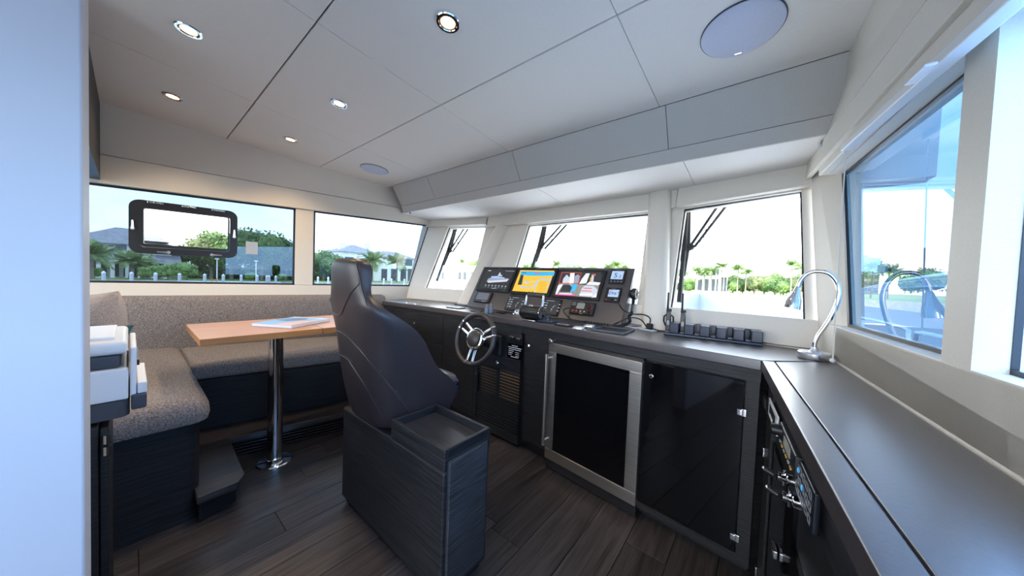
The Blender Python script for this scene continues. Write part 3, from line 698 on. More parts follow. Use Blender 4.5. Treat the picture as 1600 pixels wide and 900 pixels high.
for F, p, r in ((GC, (777, 567), .016), (GS, (826, 541), .014)):
    u, z = F.uz(p); o = F.pt(u, z, 0)
    MB().lathe(o, F.n, [(r, 0), (r, .006), (r*.8, .009), (r*.45, .009), (r*.4, .014)], 24).build('latch', M['chrome'], hcab, smooth=True)

# ------------------------------------------------------------------ refrigerator with stainless door frame
fr = thing('refrigerator', 'undercounter refrigerator with wide stainless door frame, dark glass and bar handle', 'refrigerator', GS.pt((fu0+fu1)/2, .06, 0))
fa, fb = min(fu0, fu1), max(fu0, fu1); fw = .066
GS.slab(fa+.004, fb-.004, .105, .868, -.028, -.002).build('body', M['black'], fr)
df = MB()
for u0_, u1_, z0_, z1_ in ((fa, fb, fz1-fw*.9, fz1), (fa, fb, fz0, fz0+fw*1.02), (fa, fa+fw, fz0+fw*1.02, fz1-fw*.9), (fb-fw*.9, fb, fz0+fw*1.02, fz1-fw*.9)): GS.slab(u0_, u1_, z0_, z1_, .0, .026, df)
dfr = df.build('door_frame', M['steel'], fr, bevel=.002)
GS.slab(fa+fw-.004, fb-fw*.9+.004, fz0+fw-.004, fz1-fw*.9+.004, .004, .02).build('door_glass', M['fridgegl'], fr)
hu = fb-.012
MB().tube([GS.pt(hu, fz0+.10, .062), GS.pt(hu, fz1-.07, .062)], .011, 14).build('handle', M['steel'], fr, smooth=True)
for z in (fz0+.13, fz1-.10): MB().cyl(GS.pt(hu, z, .022), GS.pt(hu, z, .062), .008, 12).build('handle_post', M['steel'], fr, smooth=True)
u, z = GS.uz((862.5, 533), .02)
MB().lathe(GS.pt(u, z, .0), GS.n, [(.012, 0), (.012, .03), (.018, .032), (.018, .042), (.014, .046)], 20).build('lock', M['chrome'], fr, smooth=True)
GS.slab(fa+.002, fb-.002, .012, .095, -.02, .012).build('kick_plate', M['black'], fr)

# ------------------------------------------------------------------ smoked glass door beside the refrigerator
gd = thing('glass_cabinet_door', 'black smoked glass door with chrome hinges right of the refrigerator', 'door', GS.pt((gu0+gu1)/2, .1, .003))
ga, gb = min(gu0, gu1), max(gu0, gu1)
GS.slab(ga, gb, gz0, gz1, .002, .009).build('glass_panel', M['blackgl'], gd, bevel=.001)
u, z = GS.uz((1018, 588), .01)
MB().lathe(GS.pt(u, z, .009), GS.n, [(.011, 0), (.011, .006), (.007, .008), (.006, .014)], 20).build('lock', M['chrome'], gd, smooth=True)
for p in ((1153, 643), (1142, 837)):
    u, z = GS.uz(p, .01)
    h = MB(); GS.slab(u-.016, u+.003, z-.013, z+.013, .0095, .016, h); GS.slab(u-.03, u-.012, z-.016, z+.016, .004, .012, h)
    hh = h.build('hinge', M['chrome'], gd, bevel=.002)

# ------------------------------------------------------------------ starboard worktop and cabinet with electronics
sq = [V((.019, 1.643, 0)), V((.113, .499, 0))]; sdv = (sq[1]-sq[0]).normalized(); s_end = sq[0]+sdv*2.9
sn = V((-sdv.y, sdv.x, 0));                     # towards the wall
if sn.x < 0: sn = -sn
st_ = thing('starboard_worktop', 'brown leather-clad worktop along the starboard window with an inlaid seam', 'worktop', (.2, .6, .925))
gap0 = V((.0605, 1.659, 0)); gap1 = V((.159, .539, 0)); gdv = (gap1-gap0).normalized(); gend = gap0+gdv*2.95
MB().prism([sq[0]+V((0, 0, .925)), gap0-sn*.0018+V((0, 0, .925)), gend-sn*.0018+V((0, 0, .925)), s_end+V((0, 0, .925))], (0, 0, .045)).build('edge_strip', M['worktop'], st_, bevel=.003)
wl0 = SP+SD*(-.02)-V((0, 0, 0)); 
wa0 = SP-SD*.013+SN*.004; wa1 = SP+SD*-2.95+SN*.004
MB().prism([p+V((0, 0, .925)) for p in (gap0+sn*.0018, wa0, V((wa1.x, wa1.y, 0)), gend+sn*.0018)], (0, 0, .045)).build('top_panel', M['worktop'], st_, bevel=.002)
MB().prism([p+V((0, 0, .93)) for p in (gap0-sn*.0017, gap0+sn*.0017, gend+sn*.0017, gend-sn*.0017)], (0, 0, .034)).build('inlay', M['groove'], st_)
scab = thing('starboard_cabinet', 'dark cabinet with smoked glass doors below the starboard worktop', 'cabinet', (.2, .6, 0))
class SFace(Face):
    pass
GX = SFace(sq[0], s_end, 0); GX.n = -sn; GX.a = sq[0]+sn*.026; GX.d = sdv
cpl = [GX.pt(.03, .06, -.03), GX.pt(2.6, .06, -.03), GX.pt(2.6, .06, -.03)+sn*.16, GX.pt(.25, .06, -.03)+sn*.14]
MB().prism(cpl, (0, 0, .86)).build('carcass', M['veneer'], scab)
MB().prism([p-V((0, 0, .06)) for p in cpl], (0, 0, .058)).build('toe_kick', M['black'], scab)
GX.slab(.004, .14, .06, .92, -.029, 0).build('stile', M['veneer'], scab)
GX.slab(.14, 2.6, .78, .92, -.029, -.006).build('fascia', M['veneer'], scab)
GX.slab(.145, .56, .1, .70, -.02, -.004).build('glass_door', M['blackgl'], scab)
GX.slab(.565, 1.3, .1, .60, -.02, -.004).build('glass_door', M['blackgl'], scab)
GX.slab(.14, .9, .60, .78, -.029, -.014).build('fascia', M['black'], scab)
GX.slab(.9, 2.6, .60, .78, -.029, -.006).build('fascia', M['veneer'], scab)
GX.slab(.905, 2.6, .594, .6, -.02, -.001).build('edge_trim', M['chrome'], scab)
for p in ((1190, 683), (1180, 860)):
    u, z = GX.uz(p); GX.slab(max(u-.02, .015), max(u-.02, .015)+.03, z-.018, z+.018, .0005, .010).build('hinge', M['chrome'], scab, bevel=.002)
u, z = GX.uz((1212, 862)); GX.slab(u-.03, u+.02, z-.012, z+.012, -.003, .008).build('hinge', M['chrome'], scab, bevel=.002)
def dev(F, u0, u1, z0, z1, o0, o1, m, name, par, bevel=.003): return F.slab(u0, u1, z0, z1, o0, o1).build(name, M[m], par, bevel=bevel)
# switch plate, socket, radio, control panel
def dq(*q, out=.004): return GX.rect(q, out)
def fr_(r, a, b, c, d): return lerp(r[0], r[1], a), lerp(r[0], r[1], b), lerp(r[2], r[3], c), lerp(r[2], r[3], d)
r = dq((1191, 605), (1201, 622), (1201, 650), (1191, 630))
sp_ = thing('switch_plate', 'black wall switch plate under the corner of the starboard worktop', 'switch', GX.pt((r[0]+r[1])/2, r[2], .002))
dev(GX, *r, .001, .006, 'black', 'plate', sp_); dev(GX, *fr_(r, .25, .75, .2, .8), .0065, .009, 'greypl', 'rocker', sp_)
r = dq((1202, 624), (1216, 643), (1216, 680), (1202, 655))
sk = thing('power_socket', 'white-framed power socket under the starboard worktop edge', 'socket', GX.pt((r[0]+r[1])/2, r[2], .002))
dev(GX, *r, .001, .007, 'whitepl', 'frame', sk); dev(GX, *fr_(r, .2, .8, .2, .8), .0075, .009, 'black', 'insert', sk); dev(GX, *fr_(r, .35, .65, .3, .45), .0095, .012, 'whitepl', 'rocker', sk)
r = dq((1217, 662), (1241, 702), (1241, 745), (1217, 693), out=.02)
rd = thing('marine_radio', 'black marine radio with small green-grey screen under starboard worktop', 'radio', GX.pt((r[0]+r[1])/2, r[2], .002))
dev(GX, *r, .0005, .020, 'black', 'body', rd, .004); dev(GX, *fr_(r, .40, .78, .42, .86), .0205, .022, 'lcdgrey', 'screen', rd, 0)
MB().lathe(GX.pt(lerp(r[0], r[1], .15), lerp(r[2], r[3], .72), .02), GX.n, [(.016, 0), (.015, .022), (.012, .024)], 20).build('knob', M['black'], rd, smooth=True)
for i in range(6): dev(GX, *fr_(r, .12+i*.14, .19+i*.14, .12, .20), .0202, .0225, 'p_amber' if i % 2 else 'p_grey', 'button', rd, 0)
r = dq((1243, 709), (1274, 770), (1266, 828), (1243, 772), out=.012)
cp = thing('control_panel', 'black control panel with white diagrams and blue lamps under starboard worktop', 'panel', GX.pt((r[0]+r[1])/2, r[2], .002))
dev(GX, *r, .0005, .012, 'navyd', 'face_plate', cp, .003)
for i in range(5):
    for j in range(3):
        a, b, c_, d_ = fr_(r, .07+i*.18, .07+i*.18+.12, .10+j*.30, .10+j*.30+.2); w_ = .0022
        q = MB()
        for u1_, u2_, z1_, z2_ in ((a, b, c_, c_+w_), (a, b, d_-w_, d_), (a, a+w_, c_, d_), (b-w_, b, c_, d_)): GX.slab(u1_, u2_, z1_, z2_, .0122, .0127, q)
        q.build('printed_symbol', M['p_grey'], cp)
for a, b in ((.16, .66), (.42, .45)): dev(GX, *fr_(r, a, a+.05, b, b+.12), .0124, .0145, 'e_blue', 'indicator', cp, .001)
# two key bunches on lock barrels
for i, p in enumerate(((1222, 746), (1230, 778))):
    u, z = GX.uz(p, .02)
    kt = thing('door_lock', ('upper' if i == 0 else 'lower')+' chrome lock with black tag on the dark starboard cabinet', 'lock', GX.pt(u, z, 0))
    MB().lathe(GX.pt(u, z, -.004), GX.n, [(.013, 0), (.013, .014), (.009, .016), (.009, .024), (.012, .026), (.012, .034), (.006, .036)], 20).build('barrel', M['chrome'], kt, smooth=True)
    MB().cyl(GX.pt(u, z-.02, .016), GX.pt(u, z+.02, .016), .0035, 8).build('key', M['chrome'], kt, smooth=True)
    MB().tube([GX.pt(u, z, .036), GX.pt(u-.004, z+.002, .044), GX.pt(u-.01, z+.005, .056)], [.007, .008, .009], 12).build('tag', M['black'], kt, smooth=True)
    MB().ball(GX.pt(u-.0105, z+.0055, .0575), .005, 6).build('rivet', M['chrome'], kt, smooth=True)
# ------------------------------------------------------------------ raised instrument console on the worktop
DO = V((-2.285, 2.115, ZW+.001)); DU = V((1, 0, 0)); DV = V((0, .235, .41)).normalized(); DN = DU.cross(DV)
if DN.y > 0: DN = -DN
DL, DH = 1.552, .4725
def dp(u, v, o=0): return DO+DU*u+DV*v+DN*o
con = thing('instrument_console', 'wide sloping leather-clad instrument console on the front worktop', 'console', DO+V((DL/2, .05, 0)))
MB().prism([DO, DO+DV*DH, DO+DV*DH+V((0, .035, -.01)), DO+V((0, .10, 0))], (DL, 0, 0)).build('housing', M['worktop'], con, bevel=.006)
def slab(u0, u1, v0, v1, o0, o1, mb=None):
    mb = mb or MB(); return mb.prism([dp(u0, v0, o0), dp(u1, v0, o0), dp(u1, v1, o0), dp(u0, v1, o0)], DN*(o1-o0))
def flatd(pts, o, m, name, par): return MB().prism([dp(u, v, o) for u, v in pts], DN*.0006).build(name, M[m] if isinstance(m, str) else m, par)
def rect(u0, u1, v0, v1): return [(u0, v0), (u1, v0), (u1, v1), (u0, v1)]
def display(u0, u1, v0, v1, s, label, scr='scr_dark'):
    t = thing('display', label, 'display', dp((u0+u1)/2, v0, 0))
    slab(u0, u1, v0, v1, .0008, .020).build('bezel', M['black'], t, bevel=.005)
    flatd(rect(*s), .0203, scr, 'screen', t)
    text('Raymarine', dp((u0+u1)/2, v1-.014, .0205), DU, DV, .010, M['p_grey'], t, align='CENTER')
    flatd(rect(u1-.055, u1-.049, v0+.012, v0+.017), .0203, 'e_green', 'power_lamp', t)
    return t
# left: yacht systems page
a = display(.045, .473, .182, .453, (.072, .448, .205, .432), 'leftmost wide display on the console showing a yacht drawing on black')
def dpx(x, y):   # crop coordinates of the photograph's console view -> console face
    P = at_plane((700+x/4.444, 400+y/4.444), DO+DN*.0203, DN)-DO; return P.dot(DU), P.dot(DV)
def dpoly(pts, m, name, par, o=.0211): return flatd([dpx(*p) for p in pts], o, m, name, par)
dpoly([(268, 172), (400, 165), (425, 160), (408, 178), (280, 186)], 'e_mid', 'yacht_drawing', a)
dpoly([(276, 160), (292, 152), (410, 156), (424, 158), (400, 165), (276, 170)], 'e_grey', 'yacht_drawing', a, .0213)
dpoly([(300, 141), (345, 140), (392, 150), (394, 156), (302, 153)], 'e_lblue', 'yacht_drawing', a, .0212)
dpoly([(345, 138), (352, 128), (360, 116), (366, 116), (364, 128), (376, 134), (378, 140)], 'e_mid', 'yacht_drawing', a, .0214)
for i in range(7):
    c = dpx(262+i*23, 202+i*1.6)
    r_ = .0085
    flatd([(c[0]+r_*math.cos(t*math.pi/5), c[1]+r_*math.sin(t*math.pi/5)) for t in range(10)], .0211, 'e_grey', 'icon', a)
    flatd(rect(c[0]-.007, c[0]+.007, c[1]-.020, c[1]-.0165), .0211, 'e_grey', 'icon', a)
dpoly([(303, 224), (335, 221), (338, 225), (306, 228)], 'e_grey', 'icon', a)
dpoly([(282, 100), (300, 100), (299, 104), (281, 104)], 'e_mid', 'icon', a); dpoly([(400, 103), (465, 105), (464, 108), (399, 106)], 'e_grey', 'icon', a)
# middle: chart
b = display(.498, .92, .173, .449, (.518, .89, .201, .425), 'middle wide display on the console showing a yellow and blue chart')
flatd(rect(.518, .89, .201, .425), .0204, 'e_yellow', 'chart_land', b)
dpoly([(508, 107), (743, 112), (734, 138), (560, 138), (503, 130)], 'e_sky', 'chart_sea', b)
dpoly([(506, 130), (526, 132), (512, 200), (484, 200)], 'e_dark', 'chart_menu', b, .0214)
dpoly([(508, 107), (743, 112), (741, 118), (507, 113)], 'e_blue', 'chart_bar', b, .0215)
def river(pts, r, m, o=.0212):
    q = [dpx(*p) for p in pts]; L, R = [], []
    for i, p in enumerate(q):
        p0, p1 = q[max(i-1, 0)], q[min(i+1, len(q)-1)]; t = V((p1[0]-p0[0], p1[1]-p0[1])).normalized(); rr = r*(.8+.4*random.random())
        L.append((p[0]-t.y*rr, p[1]+t.x*rr)); R.append((p[0]+t.y*rr, p[1]-t.x*rr))
    mb = MB()
    for i in range(len(q)-1): mb.face([dp(*L[i], o), dp(*L[i+1], o), dp(*R[i+1], o), dp(*R[i], o)])
    mb.build('chart_water', M[m], b)
river([(500, 215), (520, 214), (545, 222), (570, 222), (600, 206), (612, 188), (622, 170), (650, 162), (690, 168), (720, 160)], .006, 'e_lblue')
river([(545, 190), (530, 182), (545, 175), (560, 184), (552, 194)], .006, 'e_lblue'); river([(622, 172), (615, 200), (600, 225), (604, 252)], .0045, 'e_lblue')
river([(690, 168), (706, 185), (690, 210), (672, 235), (665, 258)], .0035, 'e_lblue'); river([(560, 184), (590, 176), (612, 182)], .003, 'e_lblue')
for i in range(7):
    river([(632, 180+i*11), (660, 182+i*11), (684, 181+i*11)], .0011, 'e_line', .0214)
    river([(634+i*8, 178), (622+i*8, 252)], .0009, 'e_line', .0214)
dpoly([(604, 117), (636, 118), (634, 124), (603, 123)], 'e_red', 'chart_mark', b, .0216)
for x in (474, 562, 583): dpoly([(x, 247), (x+9, 248), (x+6, 255), (x-3, 254)], 'e_dark', 'chart_mark', b)
for x in (516, 526, 536): dpoly([(x, 115), (x+7, 115), (x+6, 121), (x-1, 121)], 'e_dark', 'chart_mark', b, .0217)
# right: four camera pictures
c = display(.934, 1.352, .173, .443, (.954, 1.316, .203, .421), 'rightmost wide display on the console showing four camera pictures')
dpoly([(792, 115), (925, 118), (908, 192), (772, 190)], 'e_dark', 'camera_picture', c); dpoly([(926, 118), (1078, 122), (1050, 205), (905, 196)], 'e_dark', 'camera_picture', c)
dpoly([(770, 192), (905, 196), (885, 279), (745, 270)], 'e_deck', 'camera_picture', c); dpoly([(905, 198), (1050, 205), (1029, 290), (886, 280)], 'e_deck', 'camera_picture', c)
o2 = .0219
dpoly([(800, 160), (825, 130), (845, 150), (850, 188), (795, 188)], 'e_mid', 'camera_picture', c, o2); dpoly([(850, 120), (880, 119), (872, 190), (842, 190)], 'e_white', 'camera_picture', c, .0222); dpoly([(880, 140), (905, 128), (916, 140), (905, 190), (872, 190)], 'e_grey', 'camera_picture', c, o2)
dpoly([(930, 160), (960, 122), (985, 122), (960, 190), (912, 194)], 'e_white', 'camera_picture', c, o2); dpoly([(985, 178), (1060, 186), (1048, 204), (960, 200)], 'e_white', 'camera_picture', c, .0222); dpoly([(1000, 130), (1016, 128), (1008, 190), (992, 190)], 'e_mid', 'camera_picture', c, .0224)
dpoly([(1003, 130), (1012, 126), (1014, 137), (1004, 139)], 'e_red', 'camera_picture', c, .0226); dpoly([(1018, 128), (1026, 126), (1028, 136), (1018, 138)], 'e_red', 'camera_picture', c, .0226); dpoly([(990, 150), (996, 150), (990, 185), (985, 184)], 'e_yellow', 'camera_picture', c, .0226)
dpoly([(765, 205), (800, 196), (770, 240), (757, 266), (745, 270)], 'e_white', 'camera_picture', c, o2); dpoly([(800, 200), (880, 200), (862, 250), (775, 250)], 'e_dark', 'camera_picture', c, o2)
dpoly([(845, 198), (900, 198), (882, 240), (846, 256), (862, 222)], 'e_cyan', 'camera_picture', c, .0222); dpoly([(838, 196), (858, 196), (852, 204)], 'e_yellow', 'camera_picture', c, .0224)
dpoly([(748, 264), (884, 272), (882, 279), (745, 271)], 'e_pink', 'camera_picture', c, .0224); dpoly([(776, 258), (862, 262), (860, 268), (772, 264)], 'e_white', 'camera_picture', c, .0223)
dpoly([(930, 225), (950, 206), (1010, 208), (1040, 235), (1030, 288), (912, 278)], 'e_mid', 'camera_picture', c, o2); dpoly([(915, 262), (1000, 262), (1004, 275), (912, 272)], 'e_white', 'camera_picture', c, .0222)
dpoly([(942, 221), (1000, 224), (998, 229), (940, 226)], 'e_red', 'camera_picture', c, .0224); dpoly([(928, 240), (1000, 243), (998, 248), (926, 245)], 'e_red', 'camera_picture', c, .0224); dpoly([(1020, 270), (1032, 258), (1028, 288), (1000, 287)], 'e_white', 'camera_picture', c, .0223)
for p in ([(792, 114), (926, 117), (925, 120), (791, 117)], [(791, 115), (794, 115), (773, 190), (770, 190)], [(925, 117), (928, 117), (909, 194), (906, 194)], [(771, 189), (908, 193), (907, 197), (770, 193)]): dpoly(p, 'e_red', 'camera_frame', c, .0228)
# small pad at left, engine gauges, radio, instruments
pd_ = thing('trackpad', 'small black console pad with pale grey glass at the left of the console', 'display', dp(.18, .05))
slab(.078, .285, .058, .171, .0008, .018).build('bezel', M['black'], pd_, bevel=.005); flatd(rect(.103, .262, .082, .160), .0183, 'padgrey', 'screen', pd_)
slab(.10, .27, .060, .072, .018, .024).build('button_bar', M['greypl'], pd_, bevel=.002)
flatd(rect(.20, .25, .063, .067), .0245, 'p_white', 'button', pd_)
def gauge(u0, u1, label):
    g = thing('engine_display', label, 'display', dp((u0+u1)/2, .012))
    slab(u0, u1, .012, .158, .0008, .016).build('bezel', M['black'], g, bevel=.004); flatd(rect(u0+.012, u1-.012, .026, .144), .0163, 'scr_dark', 'screen', g)
    cx_, cy_ = u0+.122, .082
    q = MB()
    for k in range(26):
        a0, a1 = math.radians(-40+k*10), math.radians(-40+k*10+6)
        q.face([dp(cx_+r_*math.cos(t), cy_+r_*math.sin(t), .0168) for r_, t in ((.036, a0), (.036, a1), (.031, a1), (.031, a0))])
    q.build('dial', M['e_mid'], g)
    q = MB(); q.face([dp(cx_-.003, cy_-.003, .0169), dp(cx_+.003, cy_-.003, .0169), dp(cx_+.020, cy_+.022, .0169)]); q.build('needle', M['e_white'], g)
    text('0', dp(cx_-.007, cy_-.024, .0165), DU, DV, .016, M['e_white'], g); text('rpm', dp(cx_-.010, cy_-.036, .0165), DU, DV, .009, M['e_mid'], g)
    for j in range(4):
        for i_ in range(2):
            flatd(rect(u0+.022+i_*.026, u0+.040+i_*.026, .044+j*.023, .050+j*.023), .0166, 'e_mid' if (i_+j) % 2 else 'e_grey', 'reading', g)
    for j in range(3): flatd(rect(u0+.168, u0+.186, .05+j*.028, .057+j*.028), .0166, 'e_grey', 'reading', g)
    flatd(rect(u0+.05, u0+.12, .135, .139), .0166, 'e_grey', 'reading', g)
    return g
g1 = gauge(.500, .702, 'dark engine display with dials left of the throttle levers'); flatd(rect(.512, .522, .136, .142), .0166, 'e_green', 'lamp', g1)
gauge(.866, 1.045, 'dark engine display with dials right of the throttle levers')
vh = thing('vhf_radio', 'black radio with grey screen and round knob on lower right of the console', 'radio', dp(1.24, .047))
slab(1.142, 1.338, .047, .152, .0008, .026).build('body', M['black'], vh, bevel=.008)
flatd(rect(1.198, 1.262, .088, .136), .0263, 'lcdgrey', 'screen', vh)
MB().lathe(dp(1.297, .108, .026), DN, [(.022, 0), (.021, .012), (.018, .015), (.003, .0152)], 24).build('knob', M['black'], vh, smooth=True)
MB().lathe(dp(1.297, .108, .0262), DN, [(.025, 0), (.025, .001), (.0225, .001)], 24).build('knob_ring', M['p_red'], vh)
MB().lathe(dp(1.305, .064, .026), DN, [(.011, 0), (.010, .01), (.008, .012)], 18).build('knob', M['black'], vh, smooth=True)
for u, m in ((1.176, 'p_red'), (1.206, 'p_red'), (1.24, 'p_grey'), (1.27, 'p_grey')): flatd(rect(u-.007, u+.007, .062, .074), .0264, m, 'button', vh)
for j in range(4): flatd(rect(1.153, 1.187, .112+j*.008, .1145+j*.008), .0264, 'p_grey', 'speaker_slot', vh)
text('Raymarine', dp(1.232, .141, .0262), DU, DV, .008, M['p_grey'], vh, align='CENTER')
flatd(rect(1.235, 1.262, .0485, .053), .0266, 'p_amber', 'label', vh)
def inst(u0, u1, v0, v1, label, s, num, sub=None):
    t = thing('instrument', label, 'instrument', dp((u0+u1)/2, v0))
    slab(u0, u1, v0, v1, .0008, .016).build('bezel', M['black'], t, bevel=.004); flatd(rect(*s), .0163, 'lcd', 'screen', t)
    text('Raymarine', dp((u0+u1)/2, v1-.012, .0162), DU, DV, .007, M['p_grey'], t, align='CENTER')
    return t
i1 = inst(1.386, 1.502, .328, .448, 'upper square instrument at the console right edge reading 5.2', (1.398, 1.488, .362, .433), '5.2')
text('5', dp(1.418, .375, .0172), DU, DV, .058, M['lcdtext'], i1); text('.2', dp(1.450, .375, .0172), DU, DV, .034, M['lcdtext'], i1)
for j, u in enumerate((1.402, 1.428, 1.452, 1.476)): flatd([(u, .339), (u+.014, .339), (u+.007, .348)], .0164, 'p_grey', 'button', i1)
i2 = inst(1.387, 1.5, .174, .292, 'lower square instrument at the console right edge reading 096 degrees', (1.412, 1.488, .212, .272), '096°')
text('096°', dp(1.413, .228, .0172), DU, DV, .038, M['lcdtext'], i2, width=.074)
flatd(rect(1.42, 1.436, .263, .269), .0172, 'e_red', 'mark', i2)
MB().lathe(dp(1.447, .193, .016), DN, [(.013, 0), (.012, .006), (.010, .008)], 20).build('knob', M['black'], i2, smooth=True)
for u, m in ((1.406, 'p_red'), (1.476, 'p_grey')): flatd(rect(u-.008, u+.008, .186, .192), .0164, m, 'button', i2)
bt = dp(.02, 0)
MB().lathe(at_plane((885, 500), DO, DN), DN, [(.009, 0), (.009, .003), (.005, .005)], 14).build('push_button', M['navy'], con, smooth=True)

# ------------------------------------------------------------------ steering wheel
wc = at_y((742, 529.5), 1.63); wax = V((.02, -.965, .26)).normalized()
wx = V((1, 0, 0)); wx = (wx-wax*wx.dot(wax)).normalized(); wy = wax.cross(wx)
if wy.z < 0: wy = -wy
sw_ = thing('steering_wheel', 'leather-rimmed steering wheel with paired chrome spokes below the worktop', 'steering wheel', wc)
R_ = .186
def wpt(r_, a, o=0): return wc+(wx*math.cos(a)+wy*math.sin(a))*r_+wax*o
MB().tube([wpt(R_, 2*math.pi*k/48) for k in range(48)], .0195, 14, closed=True).build('rim', M['leatherd'], sw_, smooth=True)
for a0 in (150, 25, 268):
    for s_ in (-1, 1):
        a = math.radians(a0); off = (wx*-math.sin(a)+wy*math.cos(a))*s_
        p0 = wpt(.060, a, -.018)+off*.020; p1 = wpt(R_-.006, a, .0)+off*.030
        sp = MB(); side = off; fwd_ = (p1-p0).normalized(); nn = fwd_.cross(side).normalized()
        sp.prism([p0-side*.012-nn*.006, p0+side*.012-nn*.006, p1+side*.010-nn*.005, p1-side*.010-nn*.005], nn*.011)
        sp.build('spoke', M['chrome'], sw_, bevel=.003)
        c_ = math.atan2(.030*s_, R_)
        MB().tube([wpt(R_, a+c_-.025), wpt(R_, a+c_+.025)], .0208, 14).build('rim_band', M['chrome'], sw_, smooth=True)
MB().lathe(wc-wax*.05, wax, [(.06, 0), (.076, .012), (.084, .03), (.084, .05), (.077, .06), (.063, .062)], 36).build('hub', M['chrome'], sw_, smooth=True)
MB().lathe(wc+wax*.0125, wax, [(.062, 0), (.061, .006), (.055, .010), (.0, .011)], 36).build('hub_cap', M['leatherd'], sw_, smooth=True)
ub, zb_ = GC.uz((781, 536)); mo = GC.pt(ub, zb_, 0)
MB().tube([wc-wax*.045, wc-wax*.09, V((mo.x, mo.y, mo.z))+GC.n*.05], [.042, .04, .045], 20).build('column', M['black'], sw_, smooth=True)
GC.slab(ub-.055, ub+.045, zb_-.085, zb_+.075, .0005, .055).build('column_housing', M['black'], sw_, bevel=.015, seg=4)
# plates under the worktop right of the wheel
kp = thing('knob_plate', 'black plate with two chrome push knobs right of the steering wheel', 'switch', GC.pt(*GC.uz((806, 530)), 0))
ua, ub2, za, zb2 = GC.rect([(794, 520), (817, 524), (816, 538), (793.5, 534)])
GC.slab(ua, ub2, za, zb2, .0008, .006).build('plate', M['black'], kp, bevel=.002)
for p in ((800.5, 527), (810.5, 529.5)):
    u, z = GC.uz(p, .02); MB().lathe(GC.pt(u, z, .006), GC.n, [(.012, 0), (.012, .008), (.018, .016), (.019, .024), (.015, .032), (.0, .034)], 22).build('knob', M['chrome'], kp, smooth=True)
lp = thing('instruction_plate', 'black plate with white printed instructions below the chrome knobs', 'sign', GC.pt(*GC.uz((805, 550)), 0))
ua, ub2, za, zb2 = GC.rect([(794, 535.5), (817, 540), (816, 564), (793, 558)])
GC.slab(ua, ub2, za, zb2, .0008, .005).build('plate', M['blackgl'], lp, bevel=.001)
q = MB()
for k, (a0, a1) in enumerate(((.3, .7), (.05, .95), (.1, .9), (.08, .42), (.08, .36), (.08, .3), (.25, .75))):
    z = lerp(zb2, za, .1+k*.125); GC.slab(lerp(ub2, ua, a0), lerp(ub2, ua, a1), z-.005, z, .0052, .0056, q)
for k in range(3):
    z = lerp(zb2, za, .52+k*.125); GC.slab(lerp(ub2, ua, .55), lerp(ub2, ua, .8), z-.004, z, .0052, .0056, q)
q.build('printed_lines', M['p_white'], lp)
# hanging hand control below the wheel
hcx = thing('hand_control', 'black hand control hanging on its cord left of the louvred grille', 'remote', GC.pt(*GC.uz((746, 590)), .01))
u, z = GC.uz((746, 580), .01)
MB().tube([GC.pt(u, z+.09, .004), GC.pt(u, z+.04, .014), GC.pt(u, z-.01, .016)], .004, 8).build('cord', M['blackm'], hcx, smooth=True)
GC.slab(u-.016, u+.016, z-.16, z-.01, .002, .028).build('body', M['black'], hcx, bevel=.008)

# ------------------------------------------------------------------ things standing on the worktop
def wz(p): return at_z(p, ZW+.001)
# twin throttle
tc_ = wz((831, 501))
th = thing('throttle_control', 'black and chrome twin throttle control standing on the worktop before the console', 'throttle', tc_)
MB().obox(tc_+V((0, 0, .006)), (1, 0, 0), (0, 1, 0), (0, 0, 1), .12, .10, .012).build('base', M['chrome'], th, bevel=.004)
tz = .062
MB().lathe(tc_+V((-.062, 0, tz)), (1, 0, 0), [(.034, -.018), (.048, -.012), (.05, -.006), (.05, .130), (.048, .136), (.034, .142)], 32).build('barrel', M['black'], th, smooth=True)
for sx2 in (-.084, .080): MB().lathe(tc_+V((sx2, 0, tz)), (1, 0, 0), [(.034, -.002), (.047, 0), (.047, .004), (.034, .006)], 28).build('end_ring', M['chrome'], th, smooth=True)
for sx2 in (-.074, .074):
    MB().tube([tc_+V((sx2, .01, tz+.03)), tc_+V((sx2, .022, tz+.075)), tc_+V((sx2*.98, .03, tz+.108)), tc_+V((sx2*.9, .03, tz+.120))], [.009, .008, .008, .009], 12).build('lever', M['chrome'], th, smooth=True)
for a_, b_ in ((-.066, -.003), (.003, .066)): MB().tube([tc_+V((a_, .03, tz+.119)), tc_+V((b_, .03, tz+.119))], .0125, 14).build('grip', M['leatherd'], th, smooth=True)
MB().lathe(tc_+V((0, -.02, tz+.045)), (0, -.5, 1), [(.018, 0), (.016, .008), (.0, .010)], 20).build('button', M['chrome'], th, smooth=True)
# chrome dome, joystick, plate, rings, tray
dm = wz((810, 490.5)); dmt = thing('horn_button', 'small chrome domed button left of the throttle', 'button', dm)
MB().lathe(dm, (0, 0, 1), [(.050, 0), (.048, .006), (.038, .010)], 28).build('flange', M['chrome'], dmt, smooth=True)
MB().lathe(dm+V((0, 0, .010)), (0, 0, 1), [(.036, 0), (.034, .014), (.022, .028), (.0, .033)], 28).build('dome', M['chrome'], dmt, smooth=True)
jp = wz((855, 503)); jt = thing('joystick', 'small black joystick on a flat base right of the throttle', 'joystick', jp)
MB().obox(jp+V((0, 0, .006)), (1, 0, 0), (0, 1, 0), (0, 0, 1), .13, .085, .012).build('base', M['navy'], jt, bevel=.003)
MB().lathe(jp+V((.005, 0, .012)), (0, 0, 1), [(.013, 0), (.011, .012), (.019, .016), (.019, .032), (.014, .037)], 20).build('stick', M['navy'], jt, smooth=True)
sp2 = wz((880, 509)); swt = thing('rocker_switch', 'flat chrome and black switch strip on the worktop edge', 'switch', sp2)
